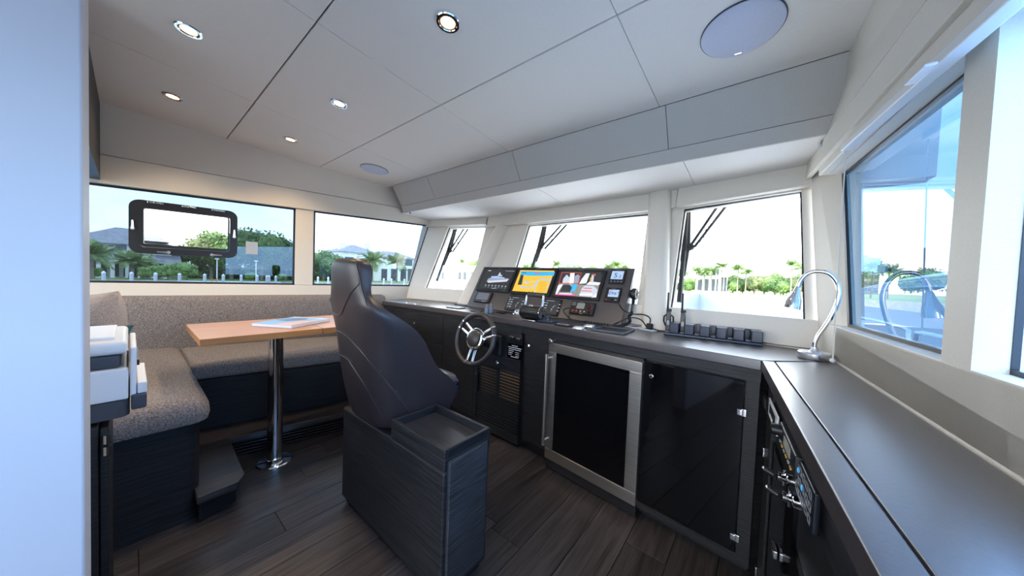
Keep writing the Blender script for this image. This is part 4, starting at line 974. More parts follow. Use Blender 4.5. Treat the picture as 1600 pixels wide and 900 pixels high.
MB().obox(sp2+V((0, 0, .005)), (1, -.06, 0), (.06, 1, 0), (0, 0, 1), .105, .055, .010).build('plate', M['black'], swt, bevel=.002)
for k in (-.03, 0, .03): MB().obox(sp2+V((k, 0, .0115)), (1, -.06, 0), (.06, 1, 0), (0, 0, 1), .02, .03, .004).build('rocker', M['chrome'], swt, bevel=.001)
for i, p in enumerate(((905, 512.5), (922, 509.5))):
    q = wz(p); t = thing('cable_grommet', ('nearer' if i == 0 else 'farther')+' round chrome deck fitting in front of the radio', 'fitting', q)
    MB().lathe(q, (0, 0, 1), [(.047, 0), (.046, .005), (.036, .007), (.034, .004)], 28).build('ring', M['chrome'], t, smooth=True); MB().lathe(q+V((0, 0, .0035)), (0, 0, 1), [(.033, 0), (.033, .002)], 24).build('cap', M['whitepl'], t)
for i, p in enumerate(((640, 473.5), (654, 475.5))):
    q = wz(p); t = thing('cup_holder', ('left' if i == 0 else 'right')+' steel-rimmed cup holder at the port end of the worktop', 'cup holder', q)
    MB().lathe(q, (0, 0, 1), [(.050, 0), (.049, .004), (.041, .005), (.040, .002)], 28).build('ring', M['chrome'], t, smooth=True); MB().lathe(q, (0, 0, 1), [(.039, 0), (.039, .0015)], 24).build('well', M['padgrey'], t)
tq = [wz(p) for p in ((919, 516), (970, 524), (997, 517), (948, 511.5))]
tc2 = sum(tq, V((0, 0, 0)))/4; e1 = ((tq[1]-tq[0])+(tq[2]-tq[3])).normalized(); e2 = V((-e1.y, e1.x, 0)); w2 = ((tq[1]-tq[0]).length+(tq[2]-tq[3]).length)/2; h2 = ((tq[2]-tq[1]).length+(tq[3]-tq[0]).length)/2*.9
tr = thing('valet_tray', 'shallow black tray set into the worktop right of the radio', 'tray', tc2)
MB().obox(tc2+V((0, 0, .001)), e1, e2, (0, 0, 1), w2, h2, .002).build('bottom', M['black'], tr)
rm = MB()
for a_, b_, sa_, sb_ in ((0, .5, w2, .012), (0, -.5, w2, .012), (.5, 0, .012, h2-.012), (-.5, 0, .012, h2-.012)): rm.obox(tc2+e1*(a_*(w2-.012))+e2*(b_*(h2-.012))+V((0, 0, .007)), e1, e2, (0, 0, 1), sa_, sb_, .010)
rm.build('rim', M['greypl'], tr, bevel=.002)
# two small bottles and loose papers at the port end of the console
for i, p in enumerate(((760.5, 490.5), (767.5, 489.5))):
    q = wz(p); t = thing('small_bottle', ('left' if i == 0 else 'right')+' of two small grey-blue bottles behind the steering wheel', 'bottle', q)
    M['bottle'] = M.get('bottle') or mat('grey blue bottle', (.14, .18, .24), .2)
    MB().lathe(q, (0, 0, 1), [(.016, 0), (.017, .004), (.017, .045), (.010, .055), (.009, .058)], 18).build('body', M['bottle'], t, smooth=True); MB().lathe(q+V((0, 0, .058)), (0, 0, 1), [(.011, 0), (.011, .022), (.009, .024)], 16).build('cap', M['padgrey'], t, smooth=True)
M['paper_d'] = mat('dark folder', (.03, .035, .045), .4)
for i, (p, wd, hd, rt, lab) in enumerate((((712, 481.5), .17, .09, .1, 'flat dark folder on the worktop left of the console, nearest the edge'), ((722, 477), .20, .07, -.15, 'dark notepad lying against the left end of the console'), ((745, 487), .10, .05, .3, 'small dark card lying by the two bottles'), ((783, 489), .09, .05, -.1, 'black phone lying on the worktop left of the chrome dome'))):
    q = wz(p); a_ = V((math.cos(rt), math.sin(rt), 0)); b_ = V((-a_.y, a_.x, 0))
    o = MB().obox(q+V((0, 0, .005)), a_, b_, (0, 0, 1), wd, hd, .008).build('folder' if i < 2 else ('card' if i == 2 else 'phone'), M['paper_d'] if i < 3 else M['blackgl'], bevel=.002); tag(o, lab, 'folder' if i < 2 else ('card' if i == 2 else 'phone'))
# handset on the console's right side, coiled cord, cables
cs = dp(DL, .27, -.03)+V((.004, 0, 0))
hs_ = thing('radio_handset', 'black round radio handset hung on the right side of the console', 'handset', cs)
MB().lathe(cs, (1, 0, 0), [(.030, 0), (.036, .012), (.043, .016), (.045, .030), (.040, .042), (.0, .045)], 28).build('body', M['black'], hs_, smooth=True)
MB().lathe(cs+V((.036, 0, 0)), (1, 0, 0), [(.040, .002), (.040, .006), (.030, .0105), (.029, .008)], 28).build('rim', M['chrome'], hs_, smooth=True)
def coil(path, r, turns, n):
    mb = MB(); fr = mb.ring_frames([path(i/n) for i in range(n+1)])
    return [p+(a*math.cos(2*math.pi*turns*i/n)+b*math.sin(2*math.pi*turns*i/n))*r for i, (p, a, b) in enumerate(fr)]
def spline(pts):
    pts = [V(p) for p in pts]
    def f(t):
        x = t*(len(pts)-1); i = min(int(x), len(pts)-2); t = x-i
        p0, p1, p2, p3 = pts[max(i-1, 0)], pts[i], pts[i+1], pts[min(i+2, len(pts)-1)]
        return (p1*2+(p2-p0)*t+(p0*2-p1*5+p2*4-p3)*t*t+(p1*3-p0-p2*3+p3)*t*t*t)*.5
    return f
def curve(pts, n=30): f = spline(pts); return [f(i/n) for i in range(n+1)]
j0 = dp(1.146, .085, .03)
cd1 = thing('coiled_cord', 'black coiled microphone cord lying along the console foot', 'cord', wz((940, 512)))
MB().tube(curve([j0, dp(1.118, .06, .05), dp(1.125, .03, .05), wz((893, 502))+V((0, 0, .01)), wz((905, 505))+V((0, 0, .010)), wz((914, 505.5))+V((0, 0, .013))]), .0045, 8).build('lead', M['blackm'], cd1, smooth=True)
pth = spline([wz((913, 505.5))+V((0, 0, .013)), wz((935, 509))+V((0, 0, .013)), wz((965, 513))+V((0, -.01, .014)), wz((979, 509))+V((.02, -.01, .025)), dp(DL, .06, -.0)+V((.045, -.01, .02)), dp(DL, .10, -.04)+V((.04, 0, .02)), dp(DL, .20, -.03)+V((.035, 0, 0)), cs+V((.02, -.0, -.045))])
MB().tube(coil(pth, .0075, 46, 520), .0036, 6).build('coil', M['blackm'], cd1, smooth=True)
# double power outlet with plug and cables
oq = [wz(p) for p in ((978, 512.5), (1015, 519.5), (1029, 514.5), (992, 508.5))]
oc_ = sum(oq, V((0, 0, 0)))/4; e1 = (oq[1]-oq[0]).normalized(); e2 = V((-e1.y, e1.x, 0))
po = thing('power_outlet', 'double white outlet plate with a black plug beside the windscreen pillar', 'outlet', oc_)
for k in (-1, 1):
    MB().obox(oc_+e1*k*.055+V((0, 0, .003)), e1, e2, (0, 0, 1), .10, .085, .006).build('plate', M['whitepl'], po, bevel=.002); MB().obox(oc_+e1*k*.055+V((0, 0, .0068)), e1, e2, (0, 0, 1), .05, .05, .0014).build('insert', M['greypl'], po)
pl0 = oc_+e1*.055
pg = thing('power_plug', 'black plug with cable standing in the outlet plate', 'plug', pl0+V((0, 0, .0075)))
MB().prism([pl0+e1*(x*.018)+e2*(y*.014)+V((0, 0, .0075)) for x, y in ((-1, -1), (1, -1), (1, 1), (-1, 1))], (0, 0, .035)).build('body', M['blackm'], pg, bevel=.005)
MB().tube(curve([pl0+V((0, 0, .042)), pl0+V((-.004, .01, .075)), pl0+V((-.05, .03, .092)), pl0+V((-.13, .05, .088)), pl0+V((-.19, .045, .11)), pl0+V((-.215, .03, .15))]), .0042, 8).build('cable', M['blackm'], pg, smooth=True)
cb2 = MB().tube(curve([pl0+e1*.03+V((0, .0, .012)), pl0+e1*.07+V((0, .01, .006)), pl0+e1*.13+V((0, .02, .008))]), .004, 8).build('charger_cable', M['blackm'], smooth=True); tag(cb2, 'short black cable from the outlet to the radio charger', 'cable')
cb3 = MB().tube(curve([pl0+V((-.02, .02, .008)), pl0+V((-.07, .045, .055)), pl0+V((-.14, .05, .06)), pl0+V((-.2, .03, .03)), pl0+V((-.235, .0, .008))]), .004, 8).build('cable', M['blackm'], smooth=True); tag(cb3, 'black cable arching from the console foot behind the outlet plate', 'cable')

# ------------------------------------------------------------------ six-bay charger with two handheld radios
q0, q1 = at_z((1037, 523), ZW), at_z((1192, 542), ZW)
cx1 = (q1-q0).normalized(); cy1 = V((-cx1.y, cx1.x, 0)); L6 = (q1-q0).length; bay = L6/6
ch = thing('radio_charger', 'long navy-black six-bay radio charger on the worktop under the windscreen', 'charger', q0+cx1*L6/2)
def cpnt(u, v, z): return q0+cx1*u+cy1*v+V((0, 0, z+.001))
MB().prism([cpnt(0, 0, 0), cpnt(L6, 0, 0), cpnt(L6, .10, 0), cpnt(0, .10, 0)], (0, 0, .014)).build('base', M['navy'], ch, bevel=.003)
for i in range(6):
    u = i*bay; dt = .074
    MB().prism([cpnt(u+bay*.36, .006, .0145), cpnt(u+bay*.985, .0, .0145), cpnt(u+bay*.985, .10, .0145), cpnt(u+bay*.36, .10, .0145)], (0, 0, dt-.0145)).build('divider', M['navy'], ch, bevel=.005)
    MB().prism([cpnt(u+.002, .075, .0145), cpnt(u+bay*.355, .075, .0145), cpnt(u+bay*.355, .10, .0145), cpnt(u+.002, .10, .0145)], (0, 0, dt-.0145)).build('bay_back', M['navy'], ch, bevel=.003)
    MB().prism([cpnt(u+.004, .008, .0145), cpnt(u+bay*.355, .008, .0145), cpnt(u+bay*.355, .020, .0145), cpnt(u+.004, .020, .0145)], (0, 0, .012)).build('bay_lip', M['greypl'], ch, bevel=.002)
for i in range(2):
    u = i*bay+bay*.2; w_ = min(.048, bay*.34); b_ = cpnt(u, .048, .0148)
    r_ = thing('handheld_radio', ('left' if i == 0 else 'right')+(' handheld radio with a clip earpiece standing in the charger' if i == 0 else ' handheld radio with slim antenna standing in the charger'), 'radio', b_)
    def rp_(x, y, z): return b_+cx1*x+cy1*y+V((0, 0, z))
    MB().loft([[rp_(x*w_/2*s_, y*.017*s_, z) for x, y in ((-1, -.6), (-.7, -1), (.7, -1), (1, -.6), (1, .6), (.7, 1), (-.7, 1), (-1, .6))] for z, s_ in ((0, .95), (.01, 1), (.075, 1), (.115, .92), (.122, .8))]).build('body', M['black'], r_, smooth=True)
    MB().tube([rp_(-w_*.28, 0, .120), rp_(-w_*.28, 0, .15), rp_(-w_*.28, 0, .235)], [.0075, .0055, .0045], 10).build('antenna', M['blackm'], r_, smooth=True)
    for x in (.05, .32): MB().cyl(rp_(w_*x, 0, .120), rp_(w_*x, 0, .138), .0065, 12).build('knob', M['black'], r_, smooth=True)
    MB().obox(rp_(0, -.0178, .055), cx1, cy1, (0, 0, 1), w_*.55, .0015, .026).build('screen', M['padgrey'], r_)
    if i == 0:
        for s_ in (-1, 1): MB().tube([rp_(s_*w_*.5, 0, .10), rp_(s_*w_*.95, 0, .09), rp_(s_*w_*1.0, 0, .06), rp_(s_*w_*.55, 0, .035)], .005, 8).build('clip', M['blackm'], r_, smooth=True)

# ------------------------------------------------------------------ chrome gooseneck lamp
lb = at_z((1275, 561), ZW+.001)-SN*.0+V((-.006, 0, 0))
vd_ = V((lb.x, lb.y, 0)).normalized()
lm = thing('gooseneck_lamp', 'chrome gooseneck chart lamp on the corner of the worktop', 'lamp', lb)
def lpx(p): return at_plane(p, lb, vd_)
MB().lathe(lb, (0, 0, 1), [(.053, 0), (.055, .004), (.055, .026), (.050, .031), (.02, .032), (.014, .038), (.012, .05)], 36).build('base', M['satin'], lm, smooth=True)
neck = curve([lpx(p) for p in ((1275, 549), (1273, 538), (1279, 524), (1292, 506), (1304, 484), (1311, 462), (1308, 442), (1296, 428), (1279, 424), (1263, 427), (1252, 437), (1247, 449))], 70)
cn_ = spline(neck)
rr = [.0082+.0007*(i % 2) for i in range(181)]
MB().tube([cn_(i/180) for i in range(181)], rr, 10).build('neck', M['chrome'], lm, smooth=True)
h0, h1 = lpx((1246.5, 450)), lpx((1236, 482)); ha = (h1-h0)
MB().lathe(h0-ha*.03, ha, [(.009, 0), (.012, .015), (.017, .035), (.026, .055), (.031, .085), (.032, ha.length*1.0), (.029, ha.length*1.0), (.024, ha.length*.9)], 28).build('head', M['chrome'], lm, smooth=True)
MB().obox(lb+V((-.01, -.035, .0295)), (1, 0, 0), (0, 1, 0), (0, 0, 1), .014, .010, .004).build('switch', M['black'], lm)
# ------------------------------------------------------------------ downlights, speakers
def downlight(x, y, label):
    p = ceil(x, y); n = -CN
    t = thing('downlight', label, 'light', p, 'recessed ceiling downlights')
    MB().lathe(p, n, [(.050, -.002), (.051, .002), (.048, .006), (.039, .006), (.034, -.001)], 36).build('trim_ring', M['chrome'], t, smooth=True)
    MB().lathe(p, n, [(.038, -.004), (.036, .0035), (.031, .003), (.030, -.003)], 30).build('inner_ring', M['tableedge'], t, smooth=True)
    MB().lathe(p, n, [(.030, -.002), (.030, .0012)], 30).build('lens', M['lens'], t)
    ld = bpy.data.lights.new('downlight_beam', 'SPOT'); ld.energy = 9; ld.color = (1, .74, .45); ld.spot_size = math.radians(125); ld.spot_blend = .8; ld.shadow_soft_size = .03
    lo = bpy.data.objects.new('downlight_beam', ld); COL.objects.link(lo); lo.parent = t; lo.location = (0, 0, -.02)
    return t
downlight(-2.205, .179, 'recessed downlight nearest the left bulkhead, high in the second ceiling row')
downlight(-1.095, .854, 'largest recessed downlight, near the middle of the ceiling')
downlight(-3.143, .182, 'recessed downlight at far left close to the overhead cabinet')
downlight(-2.172, .848, 'recessed downlight in the ceiling panel above the helm chair')
downlight(-3.101, .84, 'smallest recessed downlight, nearest the port window beam')
# the same row of downlights carries on over the passage behind the photographer
def speaker(x, y, r, label, ang):
    p = ceil(x, y); n = -CN
    t = thing('ceiling_speaker', label, 'speaker', p)
    MB().lathe(p, n, [(r+.004, -.002), (r+.004, .003), (r, .004), (r-.001, 0)], 56).build('rim', M['greypl'], t, smooth=True)
    MB().lathe(p, n, [(r, .0), (r, .006), (r-.004, .0085), (r*.5, .0095), (0, .0098)], 56).build('grille', M['grille'], t, smooth=True)
    d = V((math.cos(ang), math.sin(ang), 0)); d = (d-CN*d.dot(CN)).normalized()
    MB().obox(p+n*.0092+d*(r-.018), d.cross(CN), d, CN, .026, .007, .003).build('badge', M['chrome'], t, bevel=.001)
    return t
speaker(-.112, 1.535, .137, 'large round grey ceiling speaker near the starboard window', math.radians(97))
speaker(-3.035, 1.523, .125, 'small-looking round grey ceiling speaker at the far port corner', math.radians(52))
# little clips under the soffit
for p, lab in (((641, 332.5), 'tiny dark sensor under the port end of the soffit'), ((1281, 222), 'tiny metal hook under the starboard end of the soffit')):
    q = at_z(p, 1.985); q.z = under(q.x, q.y).z-.0005
    t = thing('blind_hook', lab, 'hook', q)
    MB().cyl(q, q-V((0, 0, .016)), .008, 12).build('stem', M['chrome'] if p[0] > 1000 else M['greypl'], t, smooth=True); MB().ball(q-V((0, 0, .020)), .009, 6).build('tip', M['whitepl'], t, smooth=True)

# ------------------------------------------------------------------ opening hatch in the port window
def pg(p): return at_plane(p, PP-PN*.026, PN)-(PP-PN*.026)
hq = [pg(p) for p in ((202, 315), (371, 330), (371, 402), (202, 397))]
hu0, hu1 = (hq[0].dot(PD)+hq[3].dot(PD))/2, (hq[1].dot(PD)+hq[2].dot(PD))/2; hz1 = (hq[0].z+hq[1].z)/2+.008; hz0 = (hq[2].z+hq[3].z)/2
def hp(u, z, o=0): return PP-PN*(.026-o)+PD*u+V((0, 0, z))
ht = thing('opening_portlight', 'black-framed opening portlight with rounded corners set in the port window', 'window', hp((hu0+hu1)/2, hz0))
def rr2(u0, u1, z0, z1, r, o, n=6):
    p = []
    for cu_, cz_, a0 in ((u1-r, z1-r, 0), (u0+r, z1-r, 90), (u0+r, z0+r, 180), (u1-r, z0+r, 270)):
        for k in range(n+1):
            a = math.radians(a0+90*k/n); p.append(hp(cu_+r*math.cos(a), cz_+r*math.sin(a), o))
    return p
fw2 = .075
def frame2(a, b, o0, o1, name, m):
    mb = MB(); A0, B0, A1, B1 = rr2(*a, o0), rr2(*b, o0), rr2(*a, o1), rr2(*b, o1); n = len(A0)
    R = [[mb.bm.verts.new(p) for p in r] for r in (A0, A1, B1, B0)]; mb.skin(R, closed=True); return mb.build(name, m, ht, smooth=True)
frame2((hu0, hu1, hz0, hz1, .06), (hu0+.05, hu1-.05, hz0+.05, hz1-.05, .03), .0005, .022, 'outer_frame', M['black'])
frame2((hu0+.051, hu1-.051, hz0+.051, hz1-.051, .03), (hu0+fw2, hu1-fw2+.012, hz0+fw2, hz1-fw2+.012, .012), .004, .030, 'inner_frame', M['black'])
mb = MB(); mb.face([hp(hu0+fw2-.004, hz0+fw2-.004, .006), hp(hu1-fw2+.016, hz0+fw2-.004, .006), hp(hu1-fw2+.016, hz1-fw2+.016, .006), hp(hu0+fw2-.004, hz1-fw2+.016, .006)]); mb.build('pane', M['g_hatch'], ht)
W_ = hu1-hu0
for f in (.22, .52, .80):
    c_ = hp(hu0+W_*f, hz1-.012, .028); mb = MB(); mb.obox(c_, PD, PN, (0, 0, 1), .085, .012, .012)
    hg = mb.build('hinge', M['steel'], ht, bevel=.003); 
    for s_ in (-.034, 0, .034): MB().obox(c_+PD*s_+PN*.007, PD, PN, (0, 0, 1), .012, .004, .016).build('knuckle', M['chrome'], hg, bevel=.001)
def latch2(u, z, vert, s_):
    a = V((0, 0, 1)) if vert else PD
    lt = MB().tube([hp(u, z, .032), hp(u, z, .036)+a*s_*.03, hp(u, z, .040)+a*s_*.062], [.010, .007, .005], 10).build('latch', M['chrome'], ht, smooth=True)
    MB().cyl(hp(u, z, .023), hp(u, z, .040), .012, 14).build('pivot', M['chrome'], lt, smooth=True)
latch2(hu0+.022, (hz0+hz1)/2-.02, True, 1); latch2(hu1-.02, (hz0+hz1)/2-.02, True, 1); latch2(hu0+W_*.335, hz0+.018, False, -1); latch2(hu0+W_*.74, hz0+.018, False, 1)
# translucent notice stuck on the port glass
sk2 = [pg(p) for p in ((384, 377), (403, 377), (403, 398), (384, 397))]
a0, a1 = sk2[0].dot(PD), sk2[1].dot(PD); z1_, z0_ = sk2[0].z, sk2[2].z
M['sticker'] = seethrough('frosted sticker', (.62, .66, .72), .5)
ntc = thing('window_notice', 'small pale square notice stuck on the port window right of the portlight', 'notice', hp((a0+a1)/2, z0_))
MB().prism([hp(a0, z0_, .0005), hp(a1, z0_, .0005), hp(a1, z1_, .0005), hp(a0, z1_, .0005)], PN*.0008).build('sheet', M['sticker'], ntc)
q = MB()
for k in range(6): q.prism([hp(lerp(a0, a1, .1), lerp(z0_, z1_, .12+k*.14), .0014), hp(lerp(a0, a1, .9), lerp(z0_, z1_, .12+k*.14), .0014), hp(lerp(a0, a1, .9), lerp(z0_, z1_, .17+k*.14), .0014), hp(lerp(a0, a1, .1), lerp(z0_, z1_, .17+k*.14), .0014)], PN*.0003)
q.build('printed_lines', M['sticker'], ntc)

# ------------------------------------------------------------------ roller blind over the starboard window
bd = thing('roller_blind', 'rolled-up pale blind with white bottom bar above the starboard window', 'blind', V((.27, .9, 1.85)))
b0 = at_plane((1322, 232), SP+SN*.045, SN); b1 = at_plane((1475, 97), SP+SN*.045, SN); bdv = (b1-b0).normalized(); bE = b0+bdv*3.6
nb = bdv.cross(V((0, 0, 1))).normalized()
MB().prism([b0+nb*.016-V((0, 0, .010)), b0-nb*.016-V((0, 0, .010)), b0-nb*.016+V((0, 0, .012)), b0+nb*.016+V((0, 0, .016))], bdv*3.6).build('bottom_bar', M['white'], bd, bevel=.004)
MB().tube([b0+V((.016, 0, .072)), bE+V((.016, 0, .072))], .012, 20).build('roller', M['vinyl'], bd, smooth=True)
MB().prism([b0+V((.004, 0, .017)), b0+V((.003, 0, .07)), b0+V((.007, 0, .07)), b0+V((.008, 0, .017))], bdv*3.6).build('fabric', M['vinyl'], bd)
hk = b0+bdv*.62
MB().obox(hk+V((-.03, 0, -.012)), bdv, nb, (0, 0, 1), .09, .02, .008).build('pull', M['whitepl'], bd, bevel=.003)
ce = at_plane((1301, 561), SP+SN*.052, SN); cs_ = b0+V((0, 0, -.006))
MB().tube([cs_, lerp(cs_, ce, .5), ce], .0022, 6).build('pull_cord', M['vinyl'], bd, smooth=True)
MB().ball(ce-V((0, 0, .006)), .009, 6).build('cord_stop', M['whitepl'], bd, smooth=True)

# ------------------------------------------------------------------ windscreen wipers outside the glass
def wiper(F, top, bot, pivot, arms, label):
    P0 = F.A-F.n*.085
    def wpx(p, o=0): return at_plane(p, P0-F.n*o, F.n)
    t = thing('wiper', label, 'wiper', wpx(bot))
    a, b = wpx(top), wpx(bot); c_ = lerp(a, b, .45)
    MB().tube([a, lerp(a, b, .5)-F.n*.012, b], .016, 6).build('blade', M['blackm'], t)
    side = F.d
    MB().tube([lerp(a, b, .05)-F.n*.02+side*.012, c_-F.n*.035+side*.02, lerp(a, b, .75)-F.n*.02+side*.012], [.009, .015, .009], 6).build('blade_holder', M['black'], t)
    pv = wpx(pivot, .03)
    MB().lathe(pv+F.n*.012, -F.n, [(.022, 0), (.024, .006), (.024, .022), (.018, .026)], 16).build('pivot', M['black'], t, smooth=True)
    for q in arms:
        MB().tube([pv+(wpx(q[1], .03)-pv)*1.0, wpx(q[0], .03)], .0105, 6).build('arm', M['black'], t, smooth=True)
    MB().tube([pv, lerp(pv, c_, .5)-F.n*.01, c_-F.n*.03], .006, 6).build('link', M['black'], t, smooth=True)
    MB().tube([pv, pv+(wpx(arms[0][0])-pv)*.22+side*.03-V((0, 0, .04)), pv+(wpx(arms[0][0])-pv)*.32+side*.02, pv+(wpx(arms[0][0])-pv)*.35], .003, 6).build('hose', M['blackm'], t, smooth=True)
def ext_(a, b, k): return (a[0]+(a[0]-b[0])*k, a[1]+(a[1]-b[1])*k)
wiper(FP, ext_((711, 354), (683, 438), .15), (682.5, 439), (703.5, 392), [(ext_((727, 354), (707, 386), .5), (705, 389)), (ext_((734, 354), (709, 391), .5), (707, 394))], 'black windscreen wiper outside the narrow port front window')
wiper(FC, ext_((850.5, 350), (836, 410), .2), (828, 432), (845.5, 386), [(ext_((880, 348), (850, 382), .5), (848, 384)), (ext_((889, 347), (853, 387), .5), (851, 389))], 'black windscreen wiper outside the middle front window')
wiper(FS, ext_((1073, 327), (1062, 472), .1), (1061.5, 472), (1079, 386), [(ext_((1124, 318), (1083, 378), .4), (1081, 381)), (ext_((1139, 316), (1087, 384), .4), (1085, 386))], 'black windscreen wiper outside the right front window')
# ------------------------------------------------------------------ outside: own foredeck, water, shores
WZ = -2.4; LZ = -.9
M['water'] = noisy('water', (.10, .16, .20), (.16, .23, .27), (.5, .5, .5), 3, .12, .6, bscale=25)
M['grass'] = noisy('lawn', (.13, .20, .05), (.20, .28, .08), (.6, .6, .6), 4, .9, 0)
M['seawall'] = noisy('concrete', (.36, .36, .36), (.50, .49, .48), (1.2, 1.2, 1.2), 4, .85, 0)
M['stucco'] = mat('white stucco', (.80, .80, .79), .8)
M['roofg'] = noisy('grey roof tile', (.17, .17, .19), (.27, .27, .29), (1.5, 1.5, 5), 3, .8, 0)
M['pane'] = mat('house window', (.05, .10, .13), .1)
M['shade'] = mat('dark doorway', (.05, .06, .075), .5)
M['leaf'] = noisy('leaf green', (.045, .10, .025), (.14, .21, .05), (.35, .35, .35), 5, .7, 0)
M['leafl'] = noisy('light leaf', (.11, .21, .05), (.22, .33, .09), (.35, .35, .35), 5, .7, 0)
M['olive'] = noisy('olive leaf', (.09, .115, .04), (.20, .23, .085), (.35, .35, .35), 5, .7, 0)
M['frond'] = noisy('palm frond', (.10, .17, .045), (.22, .30, .10), (1, 1, 1), 3, .6, 0)
M['bark'] = noisy('bark', (.16, .13, .10), (.30, .26, .21), (2, 2, 4), 4, .9, 0)
M['tower'] = mat('pale tower', (.22, .23, .245), .7); M['towerg'] = mat('tower glass', (.10, .12, .15), .25); M['towerb'] = mat('blue tower', (.10, .17, .27), .25)
M['pile'] = mat('grey pile', (.55, .56, .58), .7)
S(MB().bx(-1500, 1500, -1500, 1500, WZ-.4, WZ).build('water', M['water']))
# land: port shore and the far shore ahead
port_land = S(MB().prism([(-62, -120, WZ-.2), (-62, 55, WZ-.2), (-120, 80, WZ-.2), (-400, 80, WZ-.2), (-400, -120, WZ-.2)], (0, 0, LZ-WZ+.2)).build('lawn', M['grass']))
S(MB().prism([(-61.5, -120, WZ-.2), (-61.5, 55.5, WZ-.2), (-120, 80.5, WZ-.2), (-120, 79.5, WZ-.2), (-62.4, 54.8, WZ-.2), (-62.4, -120, WZ-.2)], (0, 0, LZ-WZ+.28)).build('seawall', M['seawall']))
far_land = S(MB().prism([(-240, 104, WZ-.2), (120, 112, WZ-.2), (700, 300, WZ-.2), (700, 900, WZ-.2), (-500, 900, WZ-.2), (-500, 104, WZ-.2)], (0, 0, LZ-WZ+.2)).build('far_lawn', M['grass']))
S(MB().prism([(-240, 103.4, WZ-.2), (120, 111.4, WZ-.2), (120, 112.2, WZ-.2), (-240, 104.2, WZ-.2)], (0, 0, LZ-WZ+.3)).build('seawall', M['seawall']))
# foredeck of the own boat
S(MB().prism([(-4.6, 2.75, -.9), (1.4, 2.6, -.9), (.9, 6.5, -.9), (-.6, 11, -.9), (-1.6, 12.4, -.9), (-2.6, 11, -.9), (-4.1, 6.5, -.9)], (0, 0, 1.3)).build('foredeck', M['gelgrey']))
S(MB().prism([(-3.6, 3.0, .4), (.35, 2.85, .4), (.05, 5.6, .4), (-1.6, 6.6, .4), (-3.2, 5.6, .4)], (0, 0, .42)).build('coachroof', M['gelcoat'], bevel=.08, seg=3))
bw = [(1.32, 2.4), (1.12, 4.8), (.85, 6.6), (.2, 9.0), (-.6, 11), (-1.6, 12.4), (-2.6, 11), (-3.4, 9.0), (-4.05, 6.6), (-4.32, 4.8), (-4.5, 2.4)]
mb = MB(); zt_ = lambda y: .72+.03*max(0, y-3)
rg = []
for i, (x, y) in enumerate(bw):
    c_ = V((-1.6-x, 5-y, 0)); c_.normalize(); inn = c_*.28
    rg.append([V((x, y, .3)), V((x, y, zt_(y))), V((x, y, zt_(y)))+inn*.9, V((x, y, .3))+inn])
mb.loft(rg); M['bulw'] = mat('blue grey bulwark paint', (.16, .20, .25), .5); S(mb.build('bulwark', M['bulw'], smooth=True))  # shade painted in: the white bulwark gets a darker blue-grey colour
S(MB().prism([(.5, -2.2, -.9), (1.45, -2.2, -.9), (1.42, 2.6, -.9), (.5, 2.6, -.9)], (0, 0, 1.4)).build('side_deck', M['gelgrey']))
# neighbouring white hull to starboard with rail
nbx = thing('neighbour_boat', 'large white yacht bow seen through the blue starboard window', 'boat', (11, 24, WZ))
top = [at_y((1322, 456), 34), at_y((1340, 450.5), 27), at_y((1370, 443), 20), at_y((1410, 434), 15), at_y((1450, 427.5), 12), at_y((1500, 421), 9.5), at_y((1600, 412), 7)]
def hullrings():
    out = []
    for i, p in enumerate(top):
        w_ = 4.5*min(1, .08+i*.2)
        out.append([V((p.x+.55, p.y, WZ-.3)), V((p.x+.35, p.y, -.6)), V((p.x+.08, p.y, p.z-.55)), V((p.x, p.y, p.z-.16)), V((p.x+.10, p.y, p.z)), V((p.x+w_, p.y, p.z+.06)), V((p.x+w_*1.2, p.y, p.z-.5)), V((p.x+w_*1.0, p.y, WZ-.3))])
    return out
RL = []
for sx3, y0 in ((1.28, 2.6),):
    for k in range(3):
        a = V((1.18-.04*k-.0*k, 3.2+k*1.5, .72)); b = V((1.08-.08*k, 4.4+k*1.5, .74))
        rl = tag(MB().tube(curve([a, a+V((0, .06, .14)), a+V((0, .2, .20)), b+V((0, -.2, .20)), b+V((0, -.06, .14)), b], 20), .018, 8).build('deck_rail', M['chrome'], smooth=True), ['stainless rail loop on the own bulwark nearest the starboard window', 'second stainless rail loop along the starboard bulwark', 'farthest stainless rail loop along the starboard bulwark'][k], 'rail')
MB().loft(hullrings()).build('hull', M['gelcoat'], nbx, smooth=True)
for k in (2, 3):
    MB().tube([top[i]+V((-.02, 0, -.10-.22*(k-2))) for i in range(len(top))], .03, 6).build('rubbing_strake', M['gelgrey'], nbx, smooth=True)

